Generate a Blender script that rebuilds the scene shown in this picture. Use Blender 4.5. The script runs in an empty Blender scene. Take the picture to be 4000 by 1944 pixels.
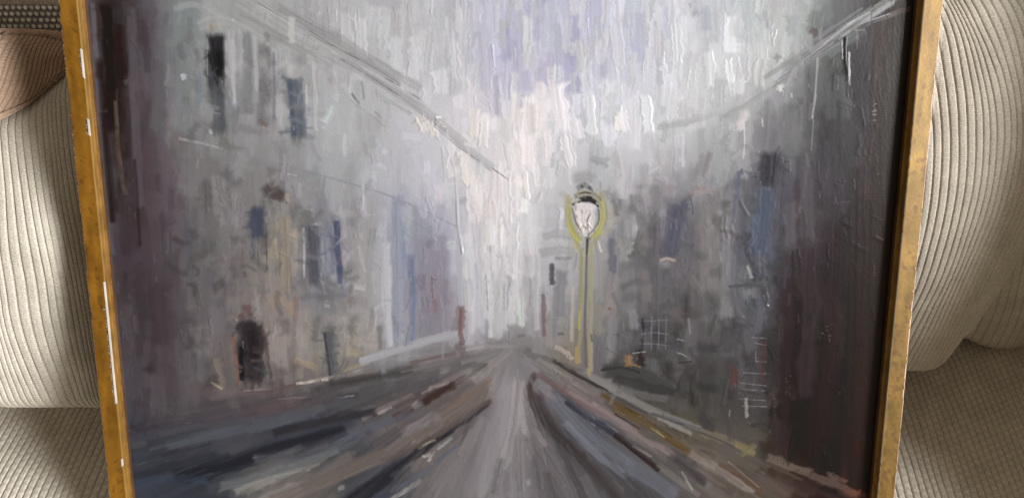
import bpy, math, time
import numpy as np
from mathutils import Vector

T0 = time.time()
rng = np.random.default_rng(11)
sc = bpy.context.scene
col = sc.collection

# ------------------------------------------------------------------ camera
FPX, CX, CY = 3020.0, 2000.0, 972.0          # focal length and centre in photo pixels (4000 x 1944)
PITCH = math.radians(42.0)
LEAN = math.radians(31.4)                    # the painting leans back this far from upright
DIST = 0.575
AX = np.array([0, math.cos(PITCH), -math.sin(PITCH)])
DN = np.array([0, -math.sin(PITCH), -math.cos(PITCH)])
RT = np.array([1.0, 0, 0])
CAM = -AX * DIST
VUP = np.array([0, math.sin(LEAN), math.cos(LEAN)])      # up along the canvas
NRM = np.array([0, -math.cos(LEAN), math.sin(LEAN)])     # out of the canvas
SEAT_Z = -0.213

cd = bpy.data.cameras.new('camera')
cam = bpy.data.objects.new('camera', cd)
col.objects.link(cam)
cam.location = CAM
cam.rotation_euler = (math.pi / 2 - PITCH, 0, 0)
cd.sensor_width = 36.0
cd.lens = FPX / 4000 * 36
cd.clip_start = 0.02
cd.clip_end = 50
sc.camera = cam


def rays(px):
    px = np.asarray(px, float)
    return AX + ((px[..., 0:1] - CX) / FPX) * RT + ((px[..., 1:2] - CY) / FPX) * DN


def to_canvas(px, off=0.0):
    """photo pixel -> (across, up) metres on the plane OFF metres in front of the canvas"""
    d = rays(px)
    t = (off - CAM @ NRM) / (d @ NRM)
    p = CAM + d * t[..., None]
    return np.stack([p[..., 0], p @ VUP], -1)


def canvas_pt(a, b, n=0.0):
    return np.array([a, 0, 0]) + VUP * b + NRM * n


# ------------------------------------------------------------------ helpers
def link_mesh(name, verts, faces, mat, parent=None, smooth=True, colors=None):
    me = bpy.data.meshes.new(name)
    verts = np.ascontiguousarray(verts, np.float32)
    faces = np.ascontiguousarray(faces, np.int32)
    nf, k = faces.shape
    me.vertices.add(len(verts))
    me.vertices.foreach_set('co', verts.ravel())
    me.loops.add(nf * k)
    me.loops.foreach_set('vertex_index', faces.ravel())
    me.polygons.add(nf)
    me.polygons.foreach_set('loop_start', np.arange(0, nf * k, k, dtype=np.int32))
    me.polygons.foreach_set('loop_total', np.full(nf, k, np.int32))
    me.polygons.foreach_set('use_smooth', np.full(nf, smooth, bool))
    if colors is not None:
        at = me.color_attributes.new('Paint', 'FLOAT_COLOR', 'POINT')
        c4 = np.ones((len(verts), 4), np.float32)
        c4[:, :3] = colors
        at.data.foreach_set('color', c4.ravel())
    me.update(calc_edges=True)
    me.validate()
    me.materials.append(mat)
    o = bpy.data.objects.new(name, me)
    col.objects.link(o)
    if parent is not None:
        o.parent = parent
    return o


def grid_faces(nu, nv, base=0, flip=False):
    i, j = np.meshgrid(np.arange(nu - 1), np.arange(nv - 1), indexing='ij')
    a = base + i * nv + j
    q = np.stack([a, a + nv, a + nv + 1, a + 1], -1).reshape(-1, 4)
    return q[:, ::-1] if flip else q


def thing(name, label, cat, loc=(0, 0, 0)):
    o = bpy.data.objects.new(name, None)
    col.objects.link(o)
    o.empty_display_size = 0.05
    o['label'] = label
    o['category'] = cat
    return o


def tag(o, label, cat):
    o['label'] = label
    o['category'] = cat
    return o


def lin(c):
    c = np.asarray(c, float) / 255.0
    return np.where(c <= 0.04045, c / 12.92, ((c + 0.055) / 1.055) ** 2.4)


def catmull(P, n):
    """smooth curve through the rows of P, n samples evenly spread by chord length"""
    P = np.asarray(P, float)
    if len(P) == 2:
        t = np.linspace(0, 1, n)[:, None]
        return P[0] * (1 - t) + P[1] * t
    k = np.r_[0, np.cumsum(np.linalg.norm(np.diff(P[:, :2], axis=0), axis=1))]
    return hermite(k, P, np.linspace(0, k[-1], n))


def hermite(k, P, x):
    P = np.asarray(P, float)
    sh = P.shape
    P2 = P.reshape(sh[0], -1)
    m = np.zeros_like(P2)
    d = np.diff(P2, axis=0) / np.diff(k)[:, None]
    m[0], m[-1] = d[0], d[-1]
    for i in range(1, len(k) - 1):
        h0, h1 = k[i] - k[i - 1], k[i + 1] - k[i]
        m[i] = (d[i - 1] * h1 + d[i] * h0) / (h0 + h1)
    i = np.clip(np.searchsorted(k, x, side='right') - 1, 0, len(k) - 2)
    h = (k[i + 1] - k[i])[:, None]
    t = ((x - k[i]) / (k[i + 1] - k[i]))[:, None]
    r = ((2 * t**3 - 3 * t**2 + 1) * P2[i] + (t**3 - 2 * t**2 + t) * h * m[i]
         + (-2 * t**3 + 3 * t**2) * P2[i + 1] + (t**3 - t**2) * h * m[i + 1])
    return r.reshape((len(x),) + sh[1:])


def sstep(a, b, x):
    t = np.clip((x - a) / (b - a), 0, 1)
    return t * t * (3 - 2 * t)


def smooth_noise(shape, cells, r=rng):
    """value noise, bilinear with smooth fade; CELLS = (rows, cols) of lattice"""
    g = r.random((cells[0] + 2, cells[1] + 2))
    y = np.linspace(0, cells[0], shape[0], endpoint=False)
    x = np.linspace(0, cells[1], shape[1], endpoint=False)
    yi, xi = y.astype(int), x.astype(int)
    fy, fx = y - yi, x - xi
    fy = (fy * fy * (3 - 2 * fy))[:, None]
    fx = (fx * fx * (3 - 2 * fx))[None]
    a = g[np.ix_(yi, xi)]; b = g[np.ix_(yi, xi + 1)]
    c = g[np.ix_(yi + 1, xi)]; d = g[np.ix_(yi + 1, xi + 1)]
    return (a * (1 - fx) + b * fx) * (1 - fy) + (c * (1 - fx) + d * fx) * fy


# ------------------------------------------------------------------ materials
def new_mat(name):
    m = bpy.data.materials.new(name)
    m.use_nodes = True
    nt = m.node_tree
    return m, nt, nt.nodes['Principled BSDF']


def N(nt, kind, **kw):
    n = nt.nodes.new(kind)
    for k, v in kw.items():
        setattr(n, k, v)
    return n


def mat_paint():
    m, nt, b = new_mat('oil paint')
    at = N(nt, 'ShaderNodeAttribute', attribute_name='Paint')
    tc = N(nt, 'ShaderNodeTexCoord')
    no = N(nt, 'ShaderNodeTexNoise')
    no.inputs['Scale'].default_value = 900
    no.inputs['Detail'].default_value = 3
    nt.links.new(tc.outputs['Object'], no.inputs['Vector'])
    w1 = N(nt, 'ShaderNodeTexWave', wave_type='BANDS', bands_direction='X')
    w1.inputs['Scale'].default_value = 330
    w2 = N(nt, 'ShaderNodeTexWave', wave_type='BANDS', bands_direction='Z')
    w2.inputs['Scale'].default_value = 330
    for w in (w1, w2):
        w.inputs['Distortion'].default_value = 0.6
        nt.links.new(tc.outputs['Object'], w.inputs['Vector'])
    ad = N(nt, 'ShaderNodeMath', operation='ADD')
    nt.links.new(w1.outputs['Fac'], ad.inputs[0]); nt.links.new(w2.outputs['Fac'], ad.inputs[1])
    ad2 = N(nt, 'ShaderNodeMath', operation='MULTIPLY_ADD')
    nt.links.new(no.outputs['Fac'], ad2.inputs[0]); ad2.inputs[1].default_value = 1.5
    nt.links.new(ad.outputs[0], ad2.inputs[2])
    bu = N(nt, 'ShaderNodeBump')
    bu.inputs['Strength'].default_value = 0.035
    bu.inputs['Distance'].default_value = 0.0003
    nt.links.new(ad2.outputs[0], bu.inputs['Height'])
    nt.links.new(bu.outputs['Normal'], b.inputs['Normal'])
    # fine mottling of the pigment
    mx = N(nt, 'ShaderNodeMix', data_type='RGBA', blend_type='MULTIPLY')
    mr = N(nt, 'ShaderNodeMapRange')
    mr.inputs['To Min'].default_value = 0.95; mr.inputs['To Max'].default_value = 1.05
    mr.inputs['From Min'].default_value = 0.3; mr.inputs['From Max'].default_value = 0.7
    nt.links.new(no.outputs['Fac'], mr.inputs['Value'])
    mx.inputs['Factor'].default_value = 1.0
    nt.links.new(at.outputs['Color'], mx.inputs['A'])
    nt.links.new(mr.outputs['Result'], mx.inputs['B'])
    nt.links.new(mx.outputs['Result'], b.inputs['Base Color'])
    b.inputs['Roughness'].default_value = 0.28
    b.inputs['Specular IOR Level'].default_value = 0.42
    return m


def mat_gilt():
    m, nt, b = new_mat('worn gilt')
    at = N(nt, 'ShaderNodeAttribute', attribute_name='Paint')
    tc = N(nt, 'ShaderNodeTexCoord')
    no = N(nt, 'ShaderNodeTexNoise')
    no.inputs['Scale'].default_value = 60
    no.inputs['Detail'].default_value = 6
    nt.links.new(tc.outputs['Object'], no.inputs['Vector'])
    mr = N(nt, 'ShaderNodeMapRange')
    mr.inputs['From Min'].default_value = 0.3; mr.inputs['From Max'].default_value = 0.7
    mr.inputs['To Min'].default_value = 0.8; mr.inputs['To Max'].default_value = 1.15
    nt.links.new(no.outputs['Fac'], mr.inputs['Value'])
    mx = N(nt, 'ShaderNodeMix', data_type='RGBA', blend_type='MULTIPLY')
    mx.inputs['Factor'].default_value = 1
    nt.links.new(at.outputs['Color'], mx.inputs['A']); nt.links.new(mr.outputs['Result'], mx.inputs['B'])
    nt.links.new(mx.outputs['Result'], b.inputs['Base Color'])
    b.inputs['Metallic'].default_value = 0.25
    b.inputs['Roughness'].default_value = 0.42
    n2 = N(nt, 'ShaderNodeTexNoise')
    n2.inputs['Scale'].default_value = 500
    nt.links.new(tc.outputs['Object'], n2.inputs['Vector'])
    bu = N(nt, 'ShaderNodeBump')
    bu.inputs['Strength'].default_value = 0.12
    bu.inputs['Distance'].default_value = 0.0005
    nt.links.new(n2.outputs['Fac'], bu.inputs['Height'])
    nt.links.new(bu.outputs['Normal'], b.inputs['Normal'])
    return m


def mat_fabric(name, base, spread=0.12, scale=700.0):
    m, nt, b = new_mat(name)
    at = N(nt, 'ShaderNodeAttribute', attribute_name='Paint')
    tc = N(nt, 'ShaderNodeTexCoord')
    no = N(nt, 'ShaderNodeTexNoise')
    no.inputs['Scale'].default_value = scale
    no.inputs['Detail'].default_value = 4
    n2 = N(nt, 'ShaderNodeTexNoise')
    n2.inputs['Scale'].default_value = 40
    n2.inputs['Detail'].default_value = 3
    for n in (no, n2):
        nt.links.new(tc.outputs['Object'], n.inputs['Vector'])
    mr = N(nt, 'ShaderNodeMapRange')
    mr.inputs['From Min'].default_value = 0.3; mr.inputs['From Max'].default_value = 0.7
    mr.inputs['To Min'].default_value = 1 - spread * 2; mr.inputs['To Max'].default_value = 1 + spread
    nt.links.new(no.outputs['Fac'], mr.inputs['Value'])
    mr2 = N(nt, 'ShaderNodeMapRange')
    mr2.inputs['From Min'].default_value = 0.3; mr2.inputs['From Max'].default_value = 0.7
    mr2.inputs['To Min'].default_value = 0.9; mr2.inputs['To Max'].default_value = 1.08
    nt.links.new(n2.outputs['Fac'], mr2.inputs['Value'])
    mu = N(nt, 'ShaderNodeMath', operation='MULTIPLY')
    nt.links.new(mr.outputs[0], mu.inputs[0]); nt.links.new(mr2.outputs[0], mu.inputs[1])
    mx = N(nt, 'ShaderNodeMix', data_type='RGBA', blend_type='MULTIPLY')
    mx.inputs['Factor'].default_value = 1
    nt.links.new(at.outputs['Color'], mx.inputs['A']); nt.links.new(mu.outputs[0], mx.inputs['B'])
    nt.links.new(mx.outputs['Result'], b.inputs['Base Color'])
    b.inputs['Roughness'].default_value = 0.8
    b.inputs['Specular IOR Level'].default_value = 0.2
    b.inputs['Sheen Weight'].default_value = 0.12
    bu = N(nt, 'ShaderNodeBump')
    bu.inputs['Strength'].default_value = 0.5
    bu.inputs['Distance'].default_value = 0.0006
    nt.links.new(no.outputs['Fac'], bu.inputs['Height'])
    nt.links.new(bu.outputs['Normal'], b.inputs['Normal'])
    return m


M_PAINT = mat_paint()
M_GILT = mat_gilt()
M_CORD = mat_fabric('cream cord', None)
M_TWEED = mat_fabric('woven upholstery', None, 0.2)

# ================================================================== the painted canvas
# Strokes are laid on a raster of the canvas surface (0.5 mm cells): pigment and paint thickness.
STEP = 0.0005
FH = 0.0095                                   # the front face of the frame stands this far in front of the canvas
XL = float(to_canvas(np.array([[225., 0], [427, 1944]]), FH)[:, 0].mean())
XR = float(to_canvas(np.array([[3683., 0], [3497, 1944]]), FH)[:, 0].mean())
FW = 0.0135
YB, YT = -0.268, 0.228
A0, A1, B0, B1 = XL + 0.006, XR - 0.006, YB + 0.006, YT - 0.006
NA, NB = int(round((A1 - A0) / STEP)) + 1, int(round((B1 - B0) / STEP)) + 1
PIG = np.zeros((NB, NA, 3), np.float32)
THK = np.zeros((NB, NA), np.float32)
DS = 4000 / 2576.0                            # strokes are written in 2576-wide sketch units


def rc(p):
    """sketch units -> raster (col, row)"""
    ab = to_canvas(np.asarray(p, float) * DS)
    return np.stack([(ab[..., 0] - A0) / STEP, (ab[..., 1] - B0) / STEP], -1)


SC_LOC = DS / FPX * DIST / STEP               # sketch unit -> raster cells (about)
GAIN = np.array([0.985, 0.975, 1.015])
VEIL = np.array([0.026, 0.026, 0.027])


def pig(c):
    v = np.clip((lin(c) - VEIL) * GAIN, 0.004, 0.85)
    g = v.mean(-1, keepdims=True)
    return np.clip((v * 0.92 + g * 0.08) * (g / 0.29) ** 0.15, 0.004, 0.85)


ROWS = [
 (-60, [(215,(90,84,88)),(290,(64,54,58)),(360,(108,102,112)),(460,(126,134,136)),(560,(150,154,155)),(800,(163,166,168)),(1040,(176,178,182)),(1280,(172,174,196)),(1500,(174,176,200)),(1720,(180,184,192)),(1960,(165,172,172)),(2100,(140,145,146)),(2200,(90,88,92)),(2280,(58,42,40))]),
 (30, [(230,(92,86,88)),(300,(66,56,59)),(380,(108,102,112)),(460,(126,134,136)),(560,(150,154,155)),(680,(160,162,163)),(800,(163,166,168)),(920,(172,175,178)),(1040,(176,178,182)),(1160,(174,176,184)),(1280,(172,174,196)),(1400,(170,174,192)),(1500,(174,176,200)),(1600,(176,180,192)),(1720,(180,184,192)),(1840,(170,178,182)),(1960,(165,172,172)),(2080,(140,145,146)),(2180,(90,88,92)),(2260,(58,42,40))]),
 (150, [(230,(95,92,98)),(300,(64,52,54)),(380,(105,100,108)),(460,(124,130,132)),(560,(148,152,154)),(680,(147,149,152)),(800,(165,167,170)),(920,(168,171,175)),(1040,(180,182,186)),(1160,(180,180,190)),(1280,(168,168,196)),(1400,(172,174,196)),(1500,(178,180,196)),(1600,(174,178,192)),(1720,(186,188,192)),(1840,(186,190,193)),(1960,(165,168,168)),(2080,(110,112,114)),(2180,(82,82,86)),(2260,(55,40,38))]),
 (300, [(230,(88,84,90)),(300,(68,56,57)),(380,(102,94,102)),(460,(125,126,128)),(560,(140,142,145)),(680,(148,150,152)),(800,(160,163,166)),(920,(165,168,170)),(1040,(178,180,184)),(1160,(190,190,196)),(1280,(196,193,196)),(1400,(192,192,200)),(1500,(190,192,200)),(1600,(190,193,198)),(1720,(180,183,186)),(1840,(160,163,164)),(1960,(128,128,130)),(2080,(90,90,94)),(2180,(75,74,80)),(2260,(52,36,34))]),
 (450, [(250,(80,76,84)),(320,(74,64,68)),(400,(100,90,98)),(480,(120,118,120)),(580,(135,134,136)),(680,(135,133,134)),(800,(152,155,160)),(920,(162,165,172)),(1040,(175,177,186)),(1160,(190,190,196)),(1280,(200,198,202)),(1400,(178,179,182)),(1500,(165,167,170)),(1600,(165,167,170)),(1720,(150,150,153)),(1840,(120,120,124)),(1960,(95,96,106)),(2080,(82,84,92)),(2180,(72,70,76)),(2260,(50,34,32))]),
 (600, [(260,(85,80,92)),(330,(82,72,80)),(410,(95,86,94)),(490,(112,110,114)),(580,(125,122,124)),(690,(140,135,130)),(800,(126,128,138)),(900,(150,148,150)),(1000,(148,152,168)),(1100,(142,143,160)),(1180,(178,180,190)),(1280,(190,190,195)),(1400,(165,167,170)),(1500,(150,150,150)),(1600,(130,130,134)),(1700,(112,112,122)),(1800,(122,120,124)),(1900,(98,102,118)),(2000,(85,87,92)),(2100,(72,70,76)),(2200,(62,54,58)),(2260,(48,32,30))]),
 (750, [(270,(88,82,92)),(340,(84,74,82)),(420,(92,84,92)),(500,(108,104,108)),(590,(118,112,112)),(690,(142,132,126)),(800,(128,130,138)),(900,(150,146,146)),(1000,(150,153,165)),(1090,(128,120,132)),(1180,(168,170,180)),(1260,(172,174,178)),(1350,(155,155,158)),(1430,(140,140,143)),(1500,(135,132,132)),(1600,(118,118,120)),(1700,(112,108,110)),(1800,(118,117,120)),(1900,(108,110,120)),(1985,(68,62,68)),(2100,(62,52,56)),(2200,(55,42,44)),(2250,(45,30,28))]),
 (880, [(280,(88,84,94)),(350,(85,76,84)),(430,(92,84,90)),(500,(110,106,110)),(590,(112,105,105)),(690,(140,132,128)),(800,(142,136,126)),(900,(150,144,138)),(1000,(140,142,148)),(1100,(125,122,128)),(1180,(140,138,142)),(1260,(118,117,120)),(1350,(120,116,118)),(1430,(130,122,112)),(1520,(112,112,114)),(1600,(95,94,98)),(1700,(102,100,104)),(1800,(98,96,98)),(1900,(100,98,104)),(1970,(65,58,62)),(2100,(58,48,52)),(2200,(52,40,42)),(2250,(42,28,28))]),
 (980, [(300,(85,84,96)),(370,(85,78,86)),(450,(98,90,96)),(550,(105,95,98)),(650,(100,90,92)),(750,(105,98,100)),(850,(92,92,98)),(950,(85,84,88)),(1050,(95,88,88)),(1150,(110,98,96)),(1250,(135,128,130)),(1330,(125,122,126)),(1420,(110,102,104)),(1500,(105,102,100)),(1600,(92,90,88)),(1700,(90,90,88)),(1800,(82,82,82)),(1900,(98,94,96)),(1965,(62,54,58)),(2100,(52,42,46)),(2200,(46,34,36))]),
 (1080, [(310,(80,80,92)),(390,(78,78,88)),(480,(78,80,90)),(580,(82,84,94)),(680,(75,76,84)),(780,(72,74,84)),(880,(80,84,94)),(980,(115,108,108)),(1080,(118,110,108)),(1180,(95,90,94)),(1280,(138,134,138)),(1360,(95,88,92)),(1440,(82,84,94)),(1520,(92,92,102)),(1620,(105,98,92)),(1720,(100,92,78)),(1820,(90,86,82)),(1920,(82,78,76)),(1985,(55,48,52)),(2100,(48,38,40)),(2200,(42,30,32))]),
 (1200, [(330,(72,80,95)),(410,(70,74,88)),(500,(66,70,84)),(590,(88,92,98)),(690,(120,116,112)),(790,(112,104,98)),(880,(85,88,94)),(980,(76,80,92)),(1080,(110,105,105)),(1180,(125,120,124)),(1280,(122,118,122)),(1380,(98,94,98)),(1480,(90,88,92)),(1580,(82,82,86)),(1680,(88,86,90)),(1780,(108,100,94)),(1880,(96,84,76)),(1980,(88,80,76)),(2080,(66,58,58)),(2180,(56,46,46))]),
 (1420, [(340,(72,80,95)),(500,(80,84,92)),(690,(115,112,108)),(880,(85,88,94)),(1080,(110,105,105)),(1280,(122,118,122)),(1480,(90,88,92)),(1680,(88,86,90)),(1880,(100,88,80)),(2180,(60,50,50))]),
]
_ry = np.array([r[0] for r in ROWS], float)
_xs = np.linspace(150, 2350, 441)
_tab = np.stack([np.stack([np.interp(_xs, [p[0] for p in r[1]], [p[1][k] for p in r[1]]) for k in range(3)], -1) for r in ROWS])


def field(p):
    """under-painting colour (0..255) at sketch point(s)"""
    p = np.asarray(p, float)
    x = np.clip((p[..., 0] - _xs[0]) / (_xs[1] - _xs[0]), 0, len(_xs) - 1.001)
    xi = x.astype(int); fx = (x - xi)[..., None]
    y = np.clip(p[..., 1], _ry[0], _ry[-1] - 1e-3)
    yi = np.searchsorted(_ry, y, side='right') - 1
    fy = ((y - _ry[yi]) / (_ry[yi + 1] - _ry[yi]))[..., None]
    g = lambda r: _tab[r, xi] * (1 - fx) + _tab[r, xi + 1] * fx
    c = g(yi) * (1 - fy) + g(yi + 1) * fy
    c = c * 0.86 + c.mean(-1, keepdims=True) * 0.14
    d = sstep(1500, 1640, p[..., 0]) * (1 - sstep(1960, 2010, p[..., 0])) * sstep(400, 520, p[..., 1]) * (1 - sstep(1000, 1100, p[..., 1]))
    c = c * (1 - 0.11 * d[..., None])
    return c * (1 - 0.17 * sstep(1990, 2110, p[..., 0] + 0.09 * p[..., 1])[..., None])


# under-painting over the whole canvas
_jj, _ii = np.meshgrid(np.arange(NA), np.arange(NB))
_P = (A0 + _jj * STEP)[..., None] * np.array([1.0, 0, 0]) + (B0 + _ii * STEP)[..., None] * VUP
_D = _P - CAM
_dz = _D @ AX
SKX = ((_D @ RT) / _dz * FPX + CX) / DS
SKY = ((_D @ DN) / _dz * FPX + CY) / DS
del _P, _D, _dz, _jj, _ii
PIG[:] = pig(field(np.stack([SKX, SKY], -1)))
GRAIN = smooth_noise((NB, NA), (NB // 2, NA // 2)) * 0.6 + smooth_noise((NB, NA), (NB // 7, NA // 7)) * 0.4   # weave catching dry paint


def stroke(pts, w, c, op=1.0, bris=0.5, h=0.5, dry=0.0, soft=0.5, wob=0.2, taper=0.0, rag=0.6, raw=None):
    """one brush stroke: PTS in sketch units, W wide, colour C, thickness H"""
    P = rc(pts)
    L = np.sum(np.linalg.norm(np.diff(P, axis=0), axis=1)) if len(P) > 1 else 0
    W = max(w * SC_LOC * 0.57, 0.9)
    if len(P) > 2:
        P = catmull(P, int(np.clip(L / max(W, 6), 6, 24)))
    lo = np.floor(P.min(0) - W * 1.6 - 2).astype(int)
    hi = np.ceil(P.max(0) + W * 1.6 + 3).astype(int)
    x0, y0 = max(lo[0], 0), max(lo[1], 0)
    x1, y1 = min(hi[0], NA), min(hi[1], NB)
    if x1 - x0 < 1 or y1 - y0 < 1:
        return
    X, Y = np.meshgrid(np.arange(x0, x1, dtype=np.float32), np.arange(y0, y1, dtype=np.float32))
    best = np.full(X.shape, 1e9, np.float32)
    S = np.zeros_like(X); T = np.zeros_like(X)
    acc = 0.0
    n = len(P) - 1
    for i in range(n):
        d = P[i + 1] - P[i]
        l = float(np.hypot(*d)) + 1e-6
        d = d / l
        rx, ry = X - P[i, 0], Y - P[i, 1]
        t = rx * d[0] + ry * d[1]
        s = rx * -d[1] + ry * d[0]
        tc_ = np.clip(t, 0 if i > 0 else -1e9, l if i < n - 1 else 1e9)
        over = t - np.clip(t, 0, l)
        dist = s * s + over * over
        m = dist < best
        best[m] = dist[m]
        S[m] = s[m]
        T[m] = (acc + tc_)[m]
        acc += l
    t01 = T / max(acc, 1e-6)
    # ragged edges
    k = np.linspace(0, max(acc, 1.0), 9)
    wa = np.interp(T, k, rng.normal(0, wob, 9)); wb = np.interp(T, k, rng.normal(0, wob, 9))
    Wl = W * (1 - taper * np.clip(t01, 0, 1))
    sn = S / Wl
    sn = np.where(sn > 0, sn * (1 + wa), sn * (1 + wb))
    nb = int(np.clip(W * 1.1, 4, 40))
    kb = np.linspace(-1.3, 1.3, nb)
    b1 = rng.normal(0, 1, nb); b2 = rng.normal(0, 1, nb)
    bt = np.interp(sn, kb, b1) * (1 - 0.5 * t01) + np.interp(sn, kb, b2) * 0.5 * t01
    bt = np.clip(bt, -2, 2)
    r0 = np.interp(sn, kb, rng.random(nb)) * W * 0.55 * rag
    r1 = np.interp(sn, kb, rng.random(nb)) * W * 0.9 * rag
    ef = max(1.5, W * 0.6)
    ends = np.clip((T - r0 + W * 0.5) / ef, 0, 1) * np.clip((acc + W * 0.5 - r1 - T) / ef, 0, 1)
    body = 1 - sstep(1 - soft, 1.0 + min(soft, 0.25) * 0.3, np.abs(sn))
    a = body * ends * op
    if dry > 0:
        g = GRAIN[y0:y1, x0:x1]
        a = a * np.clip((g - dry * (0.45 + 0.3 * t01) + 0.12 * bt) * 6 + 0.5, 0, 1)
    a = np.clip(a, 0, 1)
    if raw is None:
        c = np.asarray(c, float)
        if w <= 6 and c.mean() > 150 and pts[0][1] > 330:
            a = a * 0.6; c = c * 0.88
        c = c * 0.84 + c.mean() * 0.16
    cc = pig(c) if raw is None else raw
    A3 = a[..., None]
    sub = PIG[y0:y1, x0:x1]
    tone = 1 + bris * 0.10 * bt[..., None]
    sub[:] = sub * (1 - A3) + np.clip(cc * tone, 0.003, 0.88) * A3
    if pts[0][0] > 1960: h = h * 0.5
    if h > 0:
        ridge = np.exp(-((np.abs(sn) - 0.86) / 0.18) ** 2) * 0.28
        tail = np.exp(-((t01 - 0.98) / 0.05) ** 2) * 0.5
        hh = h * (0.5 + 0.32 * bt + ridge + tail)
        th = THK[y0:y1, x0:x1]
        ah = np.clip(a * 1.2, 0, 1)
        th[:] = th * (1 - 0.75 * ah) + hh * ah


def jit(c, v, hue=0.35):
    g = rng.normal(0, v)
    return np.clip(np.asarray(c, float) + g + rng.normal(0, v * hue, 3), 8, 235)


VPX, VPY = 2003 / DS, 1352 / DS


def roof_l(x):   # left eaves line in sketch units
    return np.interp(x, [400, 640, 860, 1060, 1280], [-90, 20, 145, 262, 452])


def roof_r(x):
    return np.interp(x, [1500, 1655, 1850, 1950, 2250], [400, 330, 280, 215, 10])


def zone(x, y):
    kerb_l = np.interp(x, [300, 620, 900, 1150, 1290], [1060, 985, 930, 870, 870])
    kerb_r = np.interp(x, [1290, 1400, 1600, 1850, 2150, 2300], [870, 905, 1000, 1120, 1230, 1290])
    if y > (kerb_l if x < 1290 else kerb_r):
        return 'road'
    if x < 1290 and y < roof_l(x) or x >= 1290 and y < roof_r(x):
        return 'sky'
    return 'wall'


# ---- broad first layer
for i in range(1500):
    x, y = rng.uniform(190, 2320), rng.uniform(-110, 1390)
    z = zone(x, y)
    c = field((x, y))
    if z == 'road':
        dx, dy = x - VPX, y - VPY
        l = math.hypot(dx, dy) + 1e-6
        L = rng.uniform(60, 190)
        ux, uy = dx / l, dy / l
        stroke([(x - ux * L / 2, y - uy * L / 2), (x + ux * L / 2, y + uy * L / 2)], rng.uniform(14, 34), jit(c, 8, 0.2), 0.55, 0.7, 0.3, soft=0.6)
    else:
        L = rng.uniform(50, 170)
        a = rng.normal(0, 0.05)
        v = 6.0 if z == 'sky' else 8.0
        hh = 0.32 if z == 'sky' else 0.2
        stroke([(x - a * L / 2, y - L / 2), (x + a * L / 2, y + L / 2)], rng.uniform(12, 36) * (1.0 if z == 'sky' else 1.5), jit(c, v, 0.2), 0.55, 0.7, hh * rng.uniform(0.4, 1.2), soft=0.6)
print('layer 1', round(time.time() - T0, 1))
# ---- sky: thicker loaded strokes
for i in range(520):
    x = rng.uniform(760, 2080); y = rng.uniform(-110, 470)
    if zone(x, y) != 'sky' or (x < 1290 and y > roof_l(x) - 15):
        continue
    c = field((x, y))
    L = rng.uniform(30, 95); a = rng.normal(0, 0.06)
    stroke([(x, y - L / 2), (x + a * L, y), (x + a * L * 1.3, y + L / 2)], rng.uniform(12, 34), jit(c, 8.0, 0.2), rng.uniform(0.5, 0.9), 0.5, rng.uniform(0.3, 0.9), soft=0.25)

S = stroke
# ---- lilac touches in the sky
for p, w, c in [
    ([(1268,55),(1275,155)],34,(150,152,190)), ([(1302,20),(1312,235)],52,(166,166,196)), ([(1443,40),(1446,150)],30,(150,148,188)),
    ([(1432,120),(1438,235)],30,(150,150,192)), ([(1446,190),(1450,235)],26,(146,146,186)), ([(1500,-20),(1505,75)],40,(164,166,200)),
    ([(1605,35),(1610,150)],38,(158,164,188)), ([(1596,100),(1602,160)],30,(162,164,196)), ([(1775,15),(1778,80)],22,(150,160,178)),
    ([(1247,190),(1250,290)],12,(160,160,186)), ([(1310,240),(1316,350)],16,(168,168,186)), ([(1218,80),(1222,230)],30,(168,168,190)),
    ([(1178,60),(1180,190)],24,(172,174,192)), ([(1140,30),(1143,100)],30,(164,166,180)), ([(1380,10),(1384,120)],36,(168,172,194)),
    ([(1340,-20),(1346,110)],30,(160,162,194)), ([(1670,20),(1676,100)],18,(166,168,196)), ([(1880,30),(1884,110)],30,(164,174,176)),
    ([(930,0),(1010,14)],26,(160,162,172)), ([(1400,60),(1405,200)],20,(162,164,194))]:
    S(p, w, np.array(c) * 0.75 + np.mean(c) * 0.25, 0.7, 0.7, 0.35, soft=0.6)
for i in range(75):
    x = rng.uniform(1080, 1720); y = rng.uniform(-40, 240)
    L = rng.uniform(30, 90)
    S([(x, y - L / 2), (x + rng.normal(0, 5), y + L / 2)], rng.uniform(10, 26), jit((181,183,188), 6, 0.2), rng.uniform(0.5, 0.85), 0.9, rng.uniform(0.4, 1.1), soft=0.45, dry=rng.choice([0, 0, 0.25]))
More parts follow.
